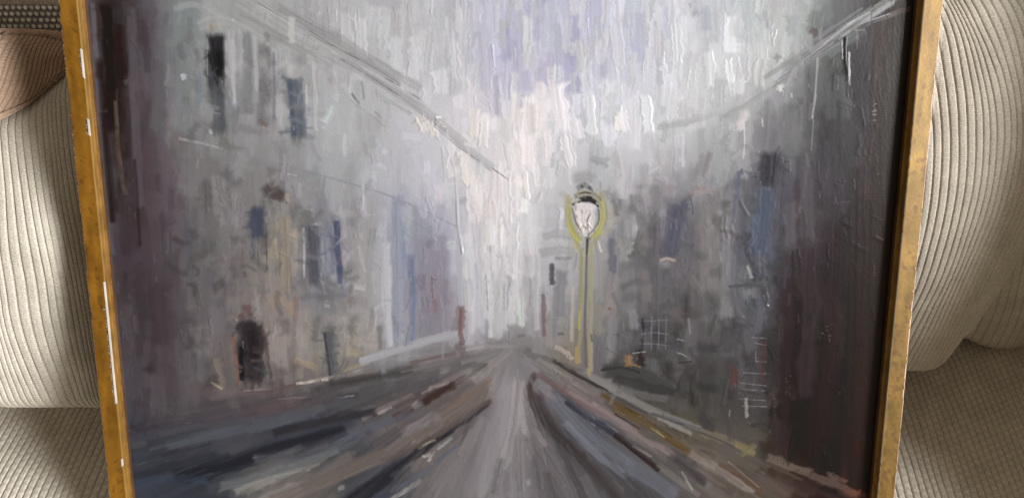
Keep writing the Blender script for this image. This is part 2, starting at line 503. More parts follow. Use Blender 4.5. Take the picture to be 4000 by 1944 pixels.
# ---- warm white touches
for p, w, c in [
    ([(1335,242),(1340,335)],26,(208,203,205)), ([(1398,216),(1416,330)],34,(211,207,211)), ([(1312,272),(1330,412)],28,(208,202,204)),
    ([(1300,350),(1308,430)],22,(206,200,202)), ([(1160,380),(1182,465)],24,(207,202,197)), ([(1232,505),(1236,560)],30,(204,196,190)),
    ([(1320,432),(1326,500)],12,(206,200,196)), ([(1195,275),(1192,345)],20,(204,200,196)), ([(1218,300),(1214,370)],18,(202,200,200)),
    ([(1420,340),(1440,420)],22,(200,199,202)), ([(1450,300),(1462,350)],18,(204,202,205)), ([(1485,240),(1490,340)],18,(200,202,206)),
    ([(1620,240),(1632,330)],22,(196,200,204)), ([(1560,280),(1572,330)],20,(205,203,205)), ([(1555,290),(1552,330)],16,(208,203,200)),
    ([(1375,330),(1382,400)],18,(202,201,205)), ([(1345,415),(1350,470)],14,(206,203,206)), ([(1268,360),(1282,430)],20,(196,194,197)),
    ([(1270,440),(1275,560)],26,(199,198,201)), ([(1205,440),(1215,520)],24,(198,196,197)), ([(1250,580),(1246,680)],24,(190,190,194)),
    ([(1290,560),(1284,700)],26,(186,186,190)), ([(1055,292),(1070,330)],26,(203,198,193)), ([(1088,310),(1092,345)],20,(200,196,190)),
    ([(1700,60),(1705,160)],22,(190,193,198)), ([(1780,130),(1786,220)],22,(190,194,196)), ([(1830,150),(1838,210)],16,(200,203,205)),
    ([(1040,120),(1044,200)],26,(186,188,192)), ([(905,45),(910,150)],24,(182,184,186)), ([(868,35),(872,110)],22,(182,184,187)),
    ([(1000,200),(1003,240)],22,(190,191,196)), ([(1140,110),(1146,200)],20,(186,187,194)), ([(1550,60),(1558,170)],26,(186,188,196))]:
    S(p, w, c, 0.85, 0.6, 1.1, soft=0.25)
for i in range(90):
    x = rng.normal(1270, 75); y = rng.uniform(230, 800)
    if x < 1290 and y < roof_l(x) or not (1130 + max(0, y - 450) * 0.1 < x < 1400 - max(0, y - 450) * 0.2): continue
    k = sstep(850, 450, y) if False else 1 - sstep(450, 850, y)
    L = rng.uniform(50, 130)
    S([(x, y - L / 2), (x + rng.normal(0, 5), y + L / 2)], rng.uniform(12, 30), jit(np.array((176,177,180)) * (1 - k) + np.array((206,202,202)) * k, 5, 0.2), rng.uniform(0.4, 0.8), 0.8, rng.uniform(0.3, 0.9), soft=0.5)
# ---- paint ridges standing proud in the sky
for i in range(100):
    x = rng.uniform(800, 1980); y = rng.uniform(-60, 480)
    if zone(x, y) != 'sky' or (x < 1290 and y > roof_l(x) - 10):
        continue
    c = field((x, y)) + rng.choice([-18, 14, 22])
    L = rng.uniform(12, 70); a = rng.normal(0, 0.12)
    S([(x, y), (x + a * L * 0.4 + rng.normal(0, 1.5), y + L * 0.5), (x + a * L, y + L)], rng.uniform(2.0, 5.5), c, 0.6, 0.6, rng.uniform(0.9, 2.6), soft=0.6, taper=0.6, dry=0.2)

# ---- left-hand house front
S([(235,10),(242,150),(252,330)],14,(110,106,116),0.7,0.5,0.3)
S([(262,10),(272,120),(282,300)],36,(62,50,52),0.8,0.8,0.5)
S([(272,20),(276,150),(280,230)],22,(46,36,38),0.85,0.8,0.5)
S([(296,60),(302,200)],20,(62,48,50),0.6,0.8,0.4)
S([(252,150),(262,320),(285,560)],24,(62,52,55),0.7,0.9,0.5)
S([(290,255),(300,400),(314,490)],12,(106,93,82),0.75,0.7,0.3)
S([(246,200),(258,400),(276,640)],16,(104,102,116),0.7,0.6,0.3)
S([(262,560),(292,900),(318,1120)],30,(92,90,106),0.6,0.5,0.25)
S([(300,480),(318,640)],26,(78,68,74),0.5,0.8,0.3)
S([(330,20),(340,300),(352,520)],26,(110,103,112),0.5,0.6,0.2)
S([(338,400),(346,520),(352,620)],8,(70,52,55),0.7,0.8,0.4)
S([(372,360),(380,480),(396,660)],34,(100,86,94),0.55,0.6,0.2)
S([(405,40),(402,200),(395,330)],34,(108,108,114),0.5,0.6,0.2)
S([(408,700),(420,860),(440,1010)],46,(90,78,86),0.5,0.6,0.2)
S([(450,20),(458,150),(452,330)],40,(126,136,138),0.5,0.6,0.2)
S([(440,25),(480,12),(560,40)],18,(160,165,165),0.55,0.8,0.5,soft=0.6)
S([(500,70),(545,55),(640,90),(720,130)],30,(164,167,168),0.6,0.9,0.4,soft=0.6)
S([(600,40),(700,90),(830,170)],24,(150,151,151),0.6,1.0,0.4)
# upper window
S([(530,62),(536,80)],9,(160,142,116),0.9,0.4,0.6); S([(548,58),(552,74)],8,(172,160,140),0.7,0.4,0.6)
S([(578,75),(584,170),(582,270)],22,(166,168,170),0.7,0.6,0.5)
S([(505,100),(510,200),(512,290)],20,(142,148,154),0.6,0.6,0.3)
S([(546,170),(552,270),(556,340)],46,(90,94,102),0.8,0.7,0.4,soft=0.55)
S([(543,90),(546,150),(547,215)],46,(54,54,60),0.92,0.9,0.9)
S([(538,140),(540,240)],38,(64,68,80),0.75,0.8,0.5,soft=0.6)
S([(552,150),(552,225)],18,(46,46,50),0.9,0.6,0.8)
S([(575,225),(578,280)],16,(122,128,144),0.7,0.5,0.3)
S([(521,95),(523,190)],3,(160,158,152),0.7,0.4,1.4); S([(567,100),(568,230)],3,(158,160,162),0.6,0.4,1.4)  # thin pale lines paint glints along the window's sides
S([(498,180),(503,262)],14,(118,130,148),0.6,0.5,0.3); S([(460,186),(462,202)],12,(178,190,196),0.8,0.4,0.7)
S([(527,326),(532,338)],8,(196,196,196),0.8,0.3,0.9); S([(538,328),(548,342)],14,(100,102,106),0.7,0.4,0.5)
S([(620,80),(624,190),(618,290)],30,(124,126,130),0.65,0.7,0.3)
S([(604,80),(606,160)],10,(170,172,172),0.6,0.4,0.6)
S([(665,110),(664,220),(660,320)],36,(122,120,124),0.7,0.7,0.3)
S([(640,100),(645,260)],16,(150,152,156),0.6,0.6,0.4)
S([(700,120),(704,330)],16,(172,174,178),0.6,0.6,0.5); S([(700,130),(702,190)],5,(136,132,150),0.6)
# second upper window
S([(742,200),(750,280),(756,348)],40,(112,120,132),0.85,0.7,0.4)
S([(726,196),(733,270),(742,345)],14,(84,96,122),0.8,0.7,0.4)
S([(752,210),(756,330)],14,(104,118,128),0.6,0.6,0.4)
S([(722,200),(730,206)],14,(88,96,112),0.8); S([(752,198),(762,206)],16,(128,130,136),0.8)
S([(740,325),(790,350)],16,(122,126,138),0.5,0.5,0.2,soft=0.7)
S([(770,212),(772,300)],4,(198,200,202),0.8,0.4,1.6); S([(790,200),(798,260)],4,(190,192,195),0.5,0.4,1.2)  # first stroke paints a bright glint beside the window
S([(808,140),(815,260),(818,380)],26,(166,169,172),0.5,0.6,0.4)
S([(860,210),(880,235),(905,262)],14,(178,180,182),0.6,0.6,0.5); S([(884,235),(905,262)],7,(108,118,130),0.75,0.4,0.5)
# eaves and roof line on the left, drawn with a dry loaded brush
S([(600,-10),(740,78),(860,142),(1005,228)],46,(152,153,154),0.75,1.2,0.5,soft=0.4)
S([(640,20),(780,98),(900,170)],22,(164,166,167),0.6,1.2,0.5); S([(700,20),(820,85),(930,150),(1010,200)],28,(146,147,148),0.6,1.2,0.4)
S([(900,168),(1000,232),(1060,275),(1240,425)],26,(166,167,171),0.8,1.1,0.5)
S([(940,150),(1010,196),(1060,225)],18,(158,160,163),0.7,1.0,0.4)
for p, w, c in [
    ([(648,6),(760,78),(838,118)],2.4,(120,118,116)), ([(772,74),(860,128),(905,152)],2.6,(104,100,94)), ([(856,147),(930,192),(1005,241)],3,(92,88,82)),
    ([(862,152),(960,212),(1060,276)],2.6,(108,106,104)), ([(868,128),(940,170),(1005,210)],2.4,(118,116,116)), ([(968,196),(1006,216)],2.6,(104,102,100)),
    ([(1028,232),(1056,250)],3,(96,94,92)), ([(1026,244),(1054,262)],2.6,(118,116,116)), ([(1010,246),(1058,280)],3,(96,92,88)),
    ([(1092,318),(1160,375),(1224,416)],2.4,(122,120,122)), ([(1236,422),(1262,440),(1280,453)],3.4,(70,74,76)), ([(880,250),(970,320)],2.4,(134,134,136)),
    ([(942,280),(962,298)],2.6,(110,110,112)), ([(700,12),(800,70),(860,96)],2.2,(132,131,130)), ([(620,40),(760,118)],2.2,(136,136,136))]:
    S(p, w, c, 0.6, 0.5, 0.1, dry=0.4, soft=0.5)
for p in [([(655,15),(770,84)]), ([(880,150),(980,214)]), ([(700,62),(800,112)]), ([(780,92),(850,138)])]:
    S(p, 3, (186,188,190), 0.6, 0.5, 1.0)
for k in range(34):
    t0 = rng.uniform(-0.05, 0.85); t1 = t0 + rng.uniform(0.08, 0.3); o_ = rng.normal(0, 15)
    q = lambda t: (620 + 480 * t + o_ * 0.5, 8 + 290 * t - o_ * 0.86)
    S([q(t0), q((t0 + t1) / 2), q(t1)], rng.uniform(4, 16), jit((157,158,159), 9, 0.15), rng.uniform(0.35, 0.65), 1.3, rng.uniform(0.2, 0.7), soft=0.6, dry=rng.choice([0, 0.25, 0.4]), taper=0.3)
# tangle of thick paint where the eaves end
for i in range(16):
    x, y = rng.normal(1085, 16), rng.normal(308, 14)
    a = rng.uniform(0, 3.1); L = rng.uniform(8, 22)
    S([(x, y), (x + L * .4 * math.cos(a), y + L * .7 * math.sin(a)), (x + L * math.cos(a), y + L * math.sin(a))], rng.uniform(2.5, 6), jit((188,184,178), 16), 0.8, 0.5, 2.2)
# long knife ridge
S([(1122,368),(1140,408),(1149,480),(1152,560),(1164,640)],6,(206,206,210),0.9,0.4,2.6)
S([(1110,372),(1116,420),(1118,460)],3,(186,186,190),0.8,0.4,2.0)
S([(1000,290),(1050,400),(1100,500)],60,(176,178,187),0.45,0.7,0.3,soft=0.8); S([(950,330),(960,420),(965,480)],50,(168,170,178),0.45,0.7,0.3,soft=0.8)
S([(962,378),(975,384)],16,(186,188,192),0.7); S([(945,410),(970,424)],14,(182,184,188),0.6)
# first-floor band and lower windows of the left houses
S([(450,348),(560,374)],7,(164,164,164),0.6,0.8,0.5,dry=0.2); S([(470,352),(550,362)],3,(176,176,176),0.6,0.5,0.7)
S([(560,400),(660,415),(800,450)],36,(134,134,138),0.5,0.6,0.2,soft=0.7)
S([(644,398),(820,444),(1000,500),(1150,570)],5,(134,137,146),0.6,0.5,0.2); S([(1010,540),(1080,580),(1120,600)],3,(148,150,162),0.5)
S([(720,437),(746,441)],5,(196,196,196),0.8,0.4,0.9,dry=0.3); S([(896,538),(942,541)],5,(190,190,190),0.7,0.4,0.9,dry=0.3)
S([(768,525),(786,528)],5,(196,197,198),0.8,0.4,1.0); S([(864,462),(866,474)],6,(190,190,192),0.7,0.4,1.0)
S([(520,450),(528,560)],26,(108,106,110),0.6,0.7,0.3); S([(560,470),(590,500)],22,(120,112,112),0.5,0.6,0.3)
S([(585,440),(590,520)],18,(140,140,140),0.5); S([(630,430),(636,520)],20,(126,124,126),0.5)
S([(672,470),(700,498)],44,(96,88,88),0.75,0.8,0.4,soft=0.6); S([(700,485),(718,505)],18,(150,136,128),0.7); S([(716,490),(722,512)],6,(80,74,78),0.7)
S([(650,520),(648,590)],40,(84,88,104),0.8,0.8,0.5); S([(630,560),(632,640)],14,(98,108,124),0.7); S([(668,560),(664,640)],16,(98,94,96),0.7)
S([(682,590),(686,650)],18,(156,146,126),0.7,0.7,0.5); S([(640,640),(672,690)],22,(132,126,120),0.6)
for y in (598, 630, 656): S([(624, y), (694, y + 3)], 2.4, (160,158,148), 0.55, 0.4, 0.7, dry=0.4)
for x in (648, 670): S([(x, 585), (x + 2, 680)], 3, (70,70,76), 0.7, 0.4, 0.5)
S([(610,500),(606,620),(604,740)],26,(122,116,118),0.5,0.7,0.3)
S([(520,600),(530,720)],30,(102,100,108),0.5,0.8,0.3); S([(470,560),(478,720)],30,(100,98,106),0.5,0.8,0.3)
S([(716,540),(720,640),(722,740)],36,(151,139,124),0.7,0.7,0.3); S([(742,560),(744,720)],10,(166,160,152),0.6)
S([(646,735),(682,730)],10,(118,118,120),0.6); S([(690,745),(720,770)],40,(156,142,118),0.6,0.5,0.3,soft=0.7); S([(728,760),(736,790)],24,(160,136,112),0.6,0.5,0.3,soft=0.7)
S([(745,740),(748,840)],7,(148,108,106),0.6); S([(660,700),(664,760)],16,(126,110,112),0.5)
S([(780,565),(788,640),(792,720)],42,(108,108,117),0.85,0.8,0.4); S([(815,585),(820,700)],28,(136,142,156),0.7,0.8,0.4)
S([(846,555),(850,630),(856,712)],18,(86,98,132),0.85,0.7,0.4); S([(832,570),(838,690)],12,(110,120,144),0.7,0.7,0.3)
S([(764,572),(766,640),(764,700)],7,(186,186,188),0.8,0.5,0.8); S([(770,566),(810,562)],8,(178,178,180),0.6,0.5,0.6); S([(838,545),(842,570)],5,(96,98,108),0.6)
S([(790,640),(802,700)],10,(84,82,92),0.7); S([(785,695),(806,704)],4,(188,188,188),0.7,0.4,0.9)
S([(800,730),(840,740),(880,735)],30,(124,128,138),0.7,0.7,0.3,soft=0.6); S([(820,765),(850,785)],30,(120,124,130),0.7,0.7,0.3,soft=0.6); S([(816,768),(830,770)],10,(158,158,160),0.7)
S([(900,560),(904,680),(906,810)],64,(148,147,149),0.6,0.7,0.3,soft=0.6); S([(866,540),(866,600)],14,(160,162,166),0.5)
S([(968,610),(972,740),(980,876)],26,(172,173,178),0.75,0.7,0.4); S([(936,680),(940,740)],8,(170,168,164),0.5,0.5,0.6,dry=0.3)
S([(930,800),(936,880)],20,(158,150,140),0.5); S([(955,818),(956,884)],14,(116,117,118),0.75); S([(992,790),(996,860)],6,(136,138,150),0.6)
S([(998,490),(1000,640),(1006,860)],28,(140,147,168),0.7,0.8,0.3); S([(1012,560),(1014,700)],14,(124,134,160),0.7); S([(1036,640),(1038,760),(1036,862)],22,(116,127,156),0.7,0.8,0.3)
S([(1070,600),(1078,720),(1080,840)],50,(134,131,146),0.6,0.8,0.3,soft=0.6); S([(1110,590),(1118,700),(1122,830)],34,(136,132,146),0.6,0.7,0.3); S([(1060,690),(1060,730)],20,(122,112,124),0.6)
S([(1086,694),(1089,750)],5,(122,92,94),0.65); S([(1092,752),(1096,786)],16,(136,108,110),0.6,0.5,0.3,soft=0.7); S([(1085,700),(1100,704)],3,(110,76,80),0.6)
S([(1152,600),(1156,720),(1160,780)],14,(158,160,170),0.6); S([(1190,560),(1200,700),(1205,840)],34,(176,178,186),0.6,0.7,0.4)
S([(1222,690),(1228,780)],4,(128,128,132),0.6,0.4,0.7); S([(1238,640),(1244,740)],4,(186,186,190),0.6,0.4,1.0)
S([(1270,640),(1262,760),(1256,840)],30,(168,168,172),0.6,0.7,0.4)
S([(1160,768),(1160,810),(1154,848)],20,(130,100,100),0.75,0.7,0.4); S([(1160,840),(1164,868)],14,(116,90,92),0.7)
# street door and posts
S([(590,700),(596,800)],20,(128,120,120),0.5); S([(612,772),(636,780)],24,(112,80,82),0.7,0.7,0.4,soft=0.6)
S([(628,806),(632,880),(644,960)],66,(66,62,70),0.9,0.8,0.5,soft=0.3); S([(604,870),(608,958)],18,(50,50,60),0.85); S([(636,850),(642,950)],26,(56,54,62),0.7,0.9,0.5)
S([(662,830),(674,900),(684,955)],10,(104,84,84),0.7); S([(586,840),(592,900),(600,972)],11,(140,102,92),0.75); S([(590,800),(640,806)],8,(116,104,108),0.7)
S([(582,794),(600,806)],4,(196,192,190),0.7,0.4,1.2,dry=0.3); S([(620,800),(648,802)],3,(190,186,186),0.6,0.4,1.2,dry=0.3)  # white touches paint glints over the door
S([(545,900),(560,970)],20,(136,124,112),0.6); S([(530,960),(560,978)],7,(168,156,128),0.7,0.4,0.6,dry=0.2)
S([(470,880),(478,960)],26,(108,106,110),0.5); S([(500,870),(506,960)],20,(116,114,118),0.5)
S([(700,830),(710,930)],38,(146,138,134),0.6,0.6,0.3); S([(760,780),(764,920)],40,(148,142,138),0.6,0.6,0.3); S([(740,905),(800,925)],20,(158,142,116),0.6,0.6,0.3,soft=0.6)
S([(826,832),(834,890),(842,944)],34,(104,107,112),0.85,0.6,0.4); S([(816,835),(824,890),(832,945)],8,(76,80,88),0.8); S([(810,825),(848,822)],9,(120,124,128),0.7)
S([(866,818),(874,850)],16,(182,174,166),0.6,0.5,0.7,dry=0.3); S([(872,885),(910,888)],26,(160,148,120),0.65,0.5,0.3,soft=0.6); S([(890,800),(896,860)],26,(158,150,140),0.5)
S([(860,932),(900,920),(926,910)],12,(156,144,118),0.6)
# pavement on the left
S([(905,908),(1000,878),(1080,856),(1155,838)],24,(150,152,157),0.85,0.6,0.4); S([(1012,868),(1060,852),(1120,838)],4,(176,178,182),0.6,0.4,0.6)
S([(620,985),(700,975),(760,962)],7,(118,82,84),0.7); S([(612,982),(680,978)],4,(190,178,176),0.7,0.4,0.9,dry=0.35); S([(745,965),(826,952)],9,(188,178,168),0.8,0.4,0.9,dry=0.35)
S([(890,938),(912,930)],12,(186,180,176),0.7,0.5,0.9,dry=0.3); S([(700,1003),(770,998)],4,(158,142,142),0.6,0.4,0.6,dry=0.3)
S([(1170,880),(1215,872)],9,(180,172,170),0.6,0.5,0.8,dry=0.35); S([(1150,862),(1170,895)],24,(106,92,94),0.7,0.5,0.3,soft=0.6)
S([(1030,912),(1090,900),(1150,886)],12,(112,92,90),0.75); S([(650,1035),(740,1012),(830,990)],34,(106,90,94),0.6,0.8,0.3,soft=0.6); S([(520,1050),(600,1030)],36,(94,84,90),0.5,0.7,0.3,soft=0.6)
S([(830,965),(950,946),(1040,930)],34,(86,84,86),0.8,0.8,0.3,soft=0.5); S([(900,990),(1010,965),(1110,940)],36,(94,92,96),0.7,0.8,0.3,soft=0.5); S([(760,1010),(850,990),(905,994)],18,(82,80,84),0.7)
S([(840,1000),(892,994)],4,(140,142,150),0.6); S([(1040,926),(1120,912),(1200,902)],28,(112,104,106),0.6)
S([(1130,925),(1180,915),(1230,925)],32,(100,98,100),0.7,0.5,0.3,soft=0.6); S([(1230,880),(1290,862)],40,(118,117,119),0.7,0.5,0.3,soft=0.7); S([(1250,910),(1300,905)],34,(126,122,124),0.6,0.5,0.3,soft=0.7)
# sweeping wheel tracks, left half
S([(420,1120),(560,1085),(700,1060),(800,1050)],34,(92,98,110),0.65,0.8,0.3); S([(400,1080),(520,1062),(640,1058)],26,(92,88,98),0.5,0.8,0.3)
S([(690,1088),(800,1062),(900,1042),(950,1034)],30,(70,70,76),0.8,0.9,0.4); S([(440,1196),(560,1168),(700,1120),(860,1078)],44,(60,63,74),0.85,0.9,0.4); S([(470,1205),(560,1182),(680,1150)],28,(54,58,70),0.7,0.9,0.4)
S([(640,1120),(760,1090),(850,1066)],22,(76,80,94),0.6); S([(930,1075),(990,1050),(1040,1040)],24,(96,102,120),0.7); S([(840,1112),(910,1090)],24,(86,92,110),0.6)
S([(640,1152),(780,1140),(900,1100)],40,(94,98,106),0.55,0.8,0.3); S([(560,1222),(700,1185),(850,1130)],30,(112,118,122),0.6,0.8,0.3); S([(340,1215),(430,1200),(520,1205)],26,(70,84,104),0.6,0.8,0.3)
S([(590,1235),(650,1210),(700,1192)],20,(146,143,138),0.6,0.8,0.5,dry=0.2); S([(700,1200),(760,1180),(805,1165)],10,(142,142,138),0.5,0.7,0.5,dry=0.2); S([(650,1262),(720,1232),(780,1210)],26,(142,138,134),0.6,0.7,0.4)
S([(950,1040),(985,1024)],10,(172,160,156),0.7,0.5,0.8,dry=0.3); S([(1060,990),(1100,970),(1130,962)],8,(158,146,144),0.6,0.5,0.7,dry=0.3)
S([(985,1045),(1030,1030),(1050,1020)],20,(98,78,74),0.8); S([(1064,1012),(1100,990),(1140,970)],24,(80,62,60),0.85,0.7,0.4); S([(1040,1015),(1054,1025)],20,(152,142,136),0.75,0.5,0.4)
S([(1100,1048),(1170,1000),(1240,952)],14,(126,106,92),0.7,0.8,0.4); S([(1090,1060),(1160,1020),(1225,975)],24,(118,104,98),0.7,0.8,0.3); S([(1010,1090),(1060,1062),(1105,1042)],26,(128,124,130),0.6,0.6,0.3)
S([(680,1262),(860,1190),(1000,1130),(1120,1070),(1240,985)],40,(120,109,104),0.7,1.0,0.4); S([(870,1180),(960,1135),(1060,1082)],10,(128,110,100),0.65,0.7,0.3); S([(780,1210),(900,1160),(990,1120)],20,(106,98,96),0.6,1.0,0.3)
S([(960,1160),(1080,1105),(1180,1040),(1240,1005)],22,(104,92,88),0.65,1.0,0.4)
S([(860,1262),(960,1195),(1060,1130),(1140,1080)],24,(66,67,76),0.85,1.0,0.5); S([(900,1258),(990,1200)],24,(56,58,68),0.8); S([(1120,1090),(1190,1045),(1236,1008)],16,(78,76,82),0.75,0.9,0.4)
S([(1052,1126),(1078,1112),(1098,1106)],8,(178,172,152),0.75,0.5,1.0); S([(1042,1132),(1062,1120)],4,(58,54,56),0.8); S([(1062,1146),(1084,1146),(1076,1160)],9,(164,164,158),0.7,0.5,0.9)
S([(1000,1226),(1060,1190),(1100,1160),(1150,1118)],11,(92,100,116),0.7,0.7,0.5); S([(940,1250),(1000,1238)],12,(70,78,96),0.7); S([(980,1258),(1040,1220),(1060,1205)],14,(156,154,148),0.65,0.6,0.5); S([(1100,1130),(1138,1100)],8,(150,156,160),0.6)
S([(850,1228),(868,1222)],14,(150,142,142),0.5); S([(1090,1230),(1160,1150),(1220,1060)],36,(122,116,118),0.6,0.9,0.3)
# crown of the road
S([(1280,950),(1265,1080),(1220,1250)],90,(138,134,138),0.6,0.5,0.3,soft=0.7); S([(1300,1000),(1300,1120),(1300,1260)],80,(132,128,132),0.55,0.5,0.3,soft=0.7); S([(1330,1090),(1400,1180),(1440,1260)],50,(112,108,112),0.55,1.1,0.3,soft=0.7)
S([(1310,1060),(1330,1100)],24,(150,140,142),0.5,0.7,0.4,soft=0.7); S([(1325,1205),(1332,1220)],16,(150,150,150),0.5,0.6,0.5,dry=0.3); S([(1340,1075),(1375,1120)],16,(146,134,136),0.5); S([(1170,1130),(1220,1050)],30,(134,128,130),0.5)
S([(1230,1262),(1262,1150)],34,(108,106,108),0.4,1.0,0.3,soft=0.8); S([(1540,1215),(1570,1235)],24,(112,100,98),0.5,0.7,0.3,soft=0.7)
# sweeping wheel tracks, right half
S([(1348,938),(1334,962),(1338,1000),(1358,1040)],18,(92,80,82),0.85,0.8,0.5); S([(1340,985),(1362,1042),(1420,1110),(1500,1190),(1560,1262)],40,(84,78,80),0.85,1.0,0.4); S([(1365,1050),(1410,1100),(1470,1160)],22,(70,66,68),0.7,0.9,0.4)
S([(1352,968),(1376,984),(1400,1010)],20,(128,122,126),0.7); S([(1346,962),(1350,985)],6,(180,174,176),0.6,0.4,0.8)
S([(1350,940),(1400,970),(1450,1005),(1530,1045)],20,(118,98,98),0.75,0.9,0.4); S([(1370,930),(1440,960),(1500,990)],20,(112,106,106),0.6)
S([(1392,1000),(1450,1070),(1560,1150),(1700,1250)],46,(102,106,117),0.75,1.0,0.4); S([(1420,1060),(1500,1140),(1580,1200)],24,(118,122,132),0.55,0.9,0.3)
S([(1424,1008),(1480,1050),(1545,1090)],18,(70,72,86),0.85,0.8,0.4); S([(1500,1075),(1540,1090)],14,(72,76,90),0.6); S([(1462,1040),(1498,1070)],5,(172,172,182),0.7,0.4,0.8)
S([(1490,1015),(1560,1060),(1620,1110),(1700,1150)],24,(130,116,114),0.7,0.9,0.4); S([(1430,985),(1500,1020)],10,(146,128,126),0.6); S([(1545,1090),(1600,1135),(1660,1180)],18,(70,58,60),0.85,0.8,0.4)
S([(1590,1120),(1640,1148)],6,(172,160,156),0.6,0.4,0.8); S([(1650,1170),(1700,1205),(1760,1245)],16,(120,116,110),0.6,0.8,0.4); S([(1690,1140),(1740,1180),(1770,1215)],36,(80,76,80),0.75,0.7,0.3,soft=0.5); S([(1600,1170),(1680,1230)],30,(92,94,102),0.5)
S([(1715,1185),(1742,1232)],6,(150,150,140),0.5,0.4,0.7)
S([(1392,906),(1445,938),(1520,978)],12,(70,68,68),0.9,0.7,0.4); S([(1520,978),(1570,1010),(1600,1026)],4,(86,84,84),0.7)
S([(1455,930),(1540,975),(1640,1030),(1760,1080)],22,(130,127,124),0.7,0.9,0.4); S([(1440,960),(1500,990)],16,(136,126,120),0.6)
S([(1510,988),(1545,1012),(1590,1040)],20,(112,90,60),0.85,0.9,0.6,dry=0.2); S([(1545,1020),(1620,1060),(1700,1110),(1738,1138)],24,(108,88,60),0.85,1.0,0.6,dry=0.2); S([(1560,1012),(1590,1035)],8,(86,66,48),0.7); S([(1600,1040),(1660,1070)],8,(134,110,68),0.7,0.6,0.8)
S([(1640,1072),(1668,1098)],9,(134,126,92),0.7,0.5,0.8); S([(1546,1040),(1580,1060),(1610,1078)],5,(62,50,48),0.8); S([(1598,1066),(1612,1078)],6,(110,76,64),0.6); S([(1660,1095),(1720,1132)],7,(104,70,46),0.7)
S([(1640,1038),(1700,1058),(1760,1078),(1850,1120)],9,(84,82,84),0.7,0.7,0.3); S([(1655,1050),(1740,1092)],10,(136,134,132),0.6); S([(1700,1062),(1722,1066)],4,(72,74,80),0.8)
S([(1760,1085),(1840,1110),(1900,1140)],26,(116,108,88),0.65,0.8,0.4); S([(1850,1115),(1900,1142)],16,(132,118,80),0.5); S([(1740,1120),(1800,1135),(1900,1180)],22,(98,92,84),0.6)
S([(1735,1140),(1790,1168),(1850,1210),(1900,1236)],20,(136,127,120),0.7,0.9,0.6,dry=0.15); S([(1808,1165),(1856,1190),(1920,1240)],20,(100,78,68),0.8,0.8,0.5); S([(1830,1158),(1880,1200),(1910,1225)],4,(176,160,142),0.7,0.4,0.8); S([(1760,1130),(1800,1148)],12,(92,80,78),0.6)
S([(1930,1150),(1990,1172),(2040,1190)],24,(108,100,90),0.7,0.9,0.8,dry=0.45); S([(2040,1195),(2100,1215),(2160,1245)],22,(100,90,82),0.6,0.9,0.8,dry=0.45); S([(2080,1188),(2130,1212)],14,(104,94,86),0.5,0.9,0.8,dry=0.5); S([(1900,1195),(1990,1240)],36,(98,90,84),0.55,0.9,0.5); S([(2160,1232),(2185,1250)],14,(112,94,80),0.5,0.9,0.8,dry=0.5)

# ---- right-hand houses
S([(1655,320),(1700,314),(1760,296)],17,(156,158,159),0.7,1.0,0.5,dry=0.1); S([(1720,310),(1800,282),(1880,256)],16,(160,162,163),0.65,1.1,0.4,dry=0.15)
S([(1812,302),(1870,268),(1940,226),(1968,210)],15,(142,144,144),0.7,1.1,0.5,dry=0.15); S([(1800,340),(1860,300)],22,(160,161,163),0.6); S([(1700,340),(1705,410)],14,(176,178,182),0.6); S([(1716,330),(1718,420)],8,(186,188,194),0.6)
for k in range(26):
    t0 = rng.uniform(-0.05, 0.8); t1 = t0 + rng.uniform(0.15, 0.45); o_ = rng.normal(0, 11)
    q = lambda t: (1945 + 330 * t + o_ * 0.55, 208 - 222 * t + o_ * 0.84)
    S([q(t0), q((t0 + t1) / 2), q(t1)], rng.uniform(5, 16), jit((126,129,131), 12, 0.15), rng.uniform(0.4, 0.75), 1.3, rng.uniform(0.3, 0.9), soft=0.5, dry=rng.choice([0, 0.2, 0.35]), taper=0.3)
S([(2110,104),(2180,62),(2290,22)],12,(106,106,108),0.6,1.2,0.4,dry=0.2); S([(2130,66),(2200,36),(2240,8)],8,(142,144,146),0.6,1.2,0.5,dry=0.2)
for p in ([(1962,196),(2080,110)], [(2070,112),(2150,50)], [(2130,62),(2190,30)], [(1952,204),(2020,158)], [(2160,62),(2240,34)]):
    S(p, 3, (176,178,180), 0.55, 0.6, 0.8, dry=0.2)
for p in ([(1958,200),(2096,100)], [(2060,128),(2160,52)], [(2120,82),(2190,36)], [(1950,206),(2000,172)]):
    S(p, 2.6, (90,90,92), 0.6, 0.5, 0.2, dry=0.2)
S([(2042,75),(2056,88)],18,(98,82,80),0.8,0.6,1.2,dry=0.25); S([(1950,140),(1962,152)],18,(116,116,114),0.6,0.6,0.8,dry=0.3)
S([(1998,150),(2004,210)],30,(120,122,124),0.5); S([(1975,215),(1960,218),(1956,228)],10,(172,172,170),0.7,0.5,0.9); S([(1962,215),(1964,232)],7,(196,194,190),0.8,0.5,1.2); S([(1990,234),(1992,246)],6,(170,170,166),0.7,0.5,1.0)
S([(1976,170),(2020,165)],26,(126,130,130),0.5)
S([(2056,145),(2050,240),(2042,300)],5,(156,156,156),0.7,0.4,1.4); S([(2046,300),(2040,380)],3,(136,136,138),0.6,0.4,1.2); S([(2030,400),(2020,500)],12,(104,106,110),0.5,0.6,0.6,taper=0.5)
S([(2115,190),(2122,240),(2130,300)],30,(98,102,106),0.45,0.8,0.4,soft=0.6); S([(2085,210),(2090,300)],30,(92,94,98),0.5)
S([(2124,94),(2124,150),(2132,205)],11,(36,36,38),0.95,0.7,1.4); S([(2118,100),(2119,150)],3,(170,172,176),0.6,0.4,1.4); S([(2135,130),(2136,215)],4,(176,178,182),0.7,0.4,1.6); S([(2132,210),(2132,245)],4,(44,44,46),0.8,0.5,1.0)
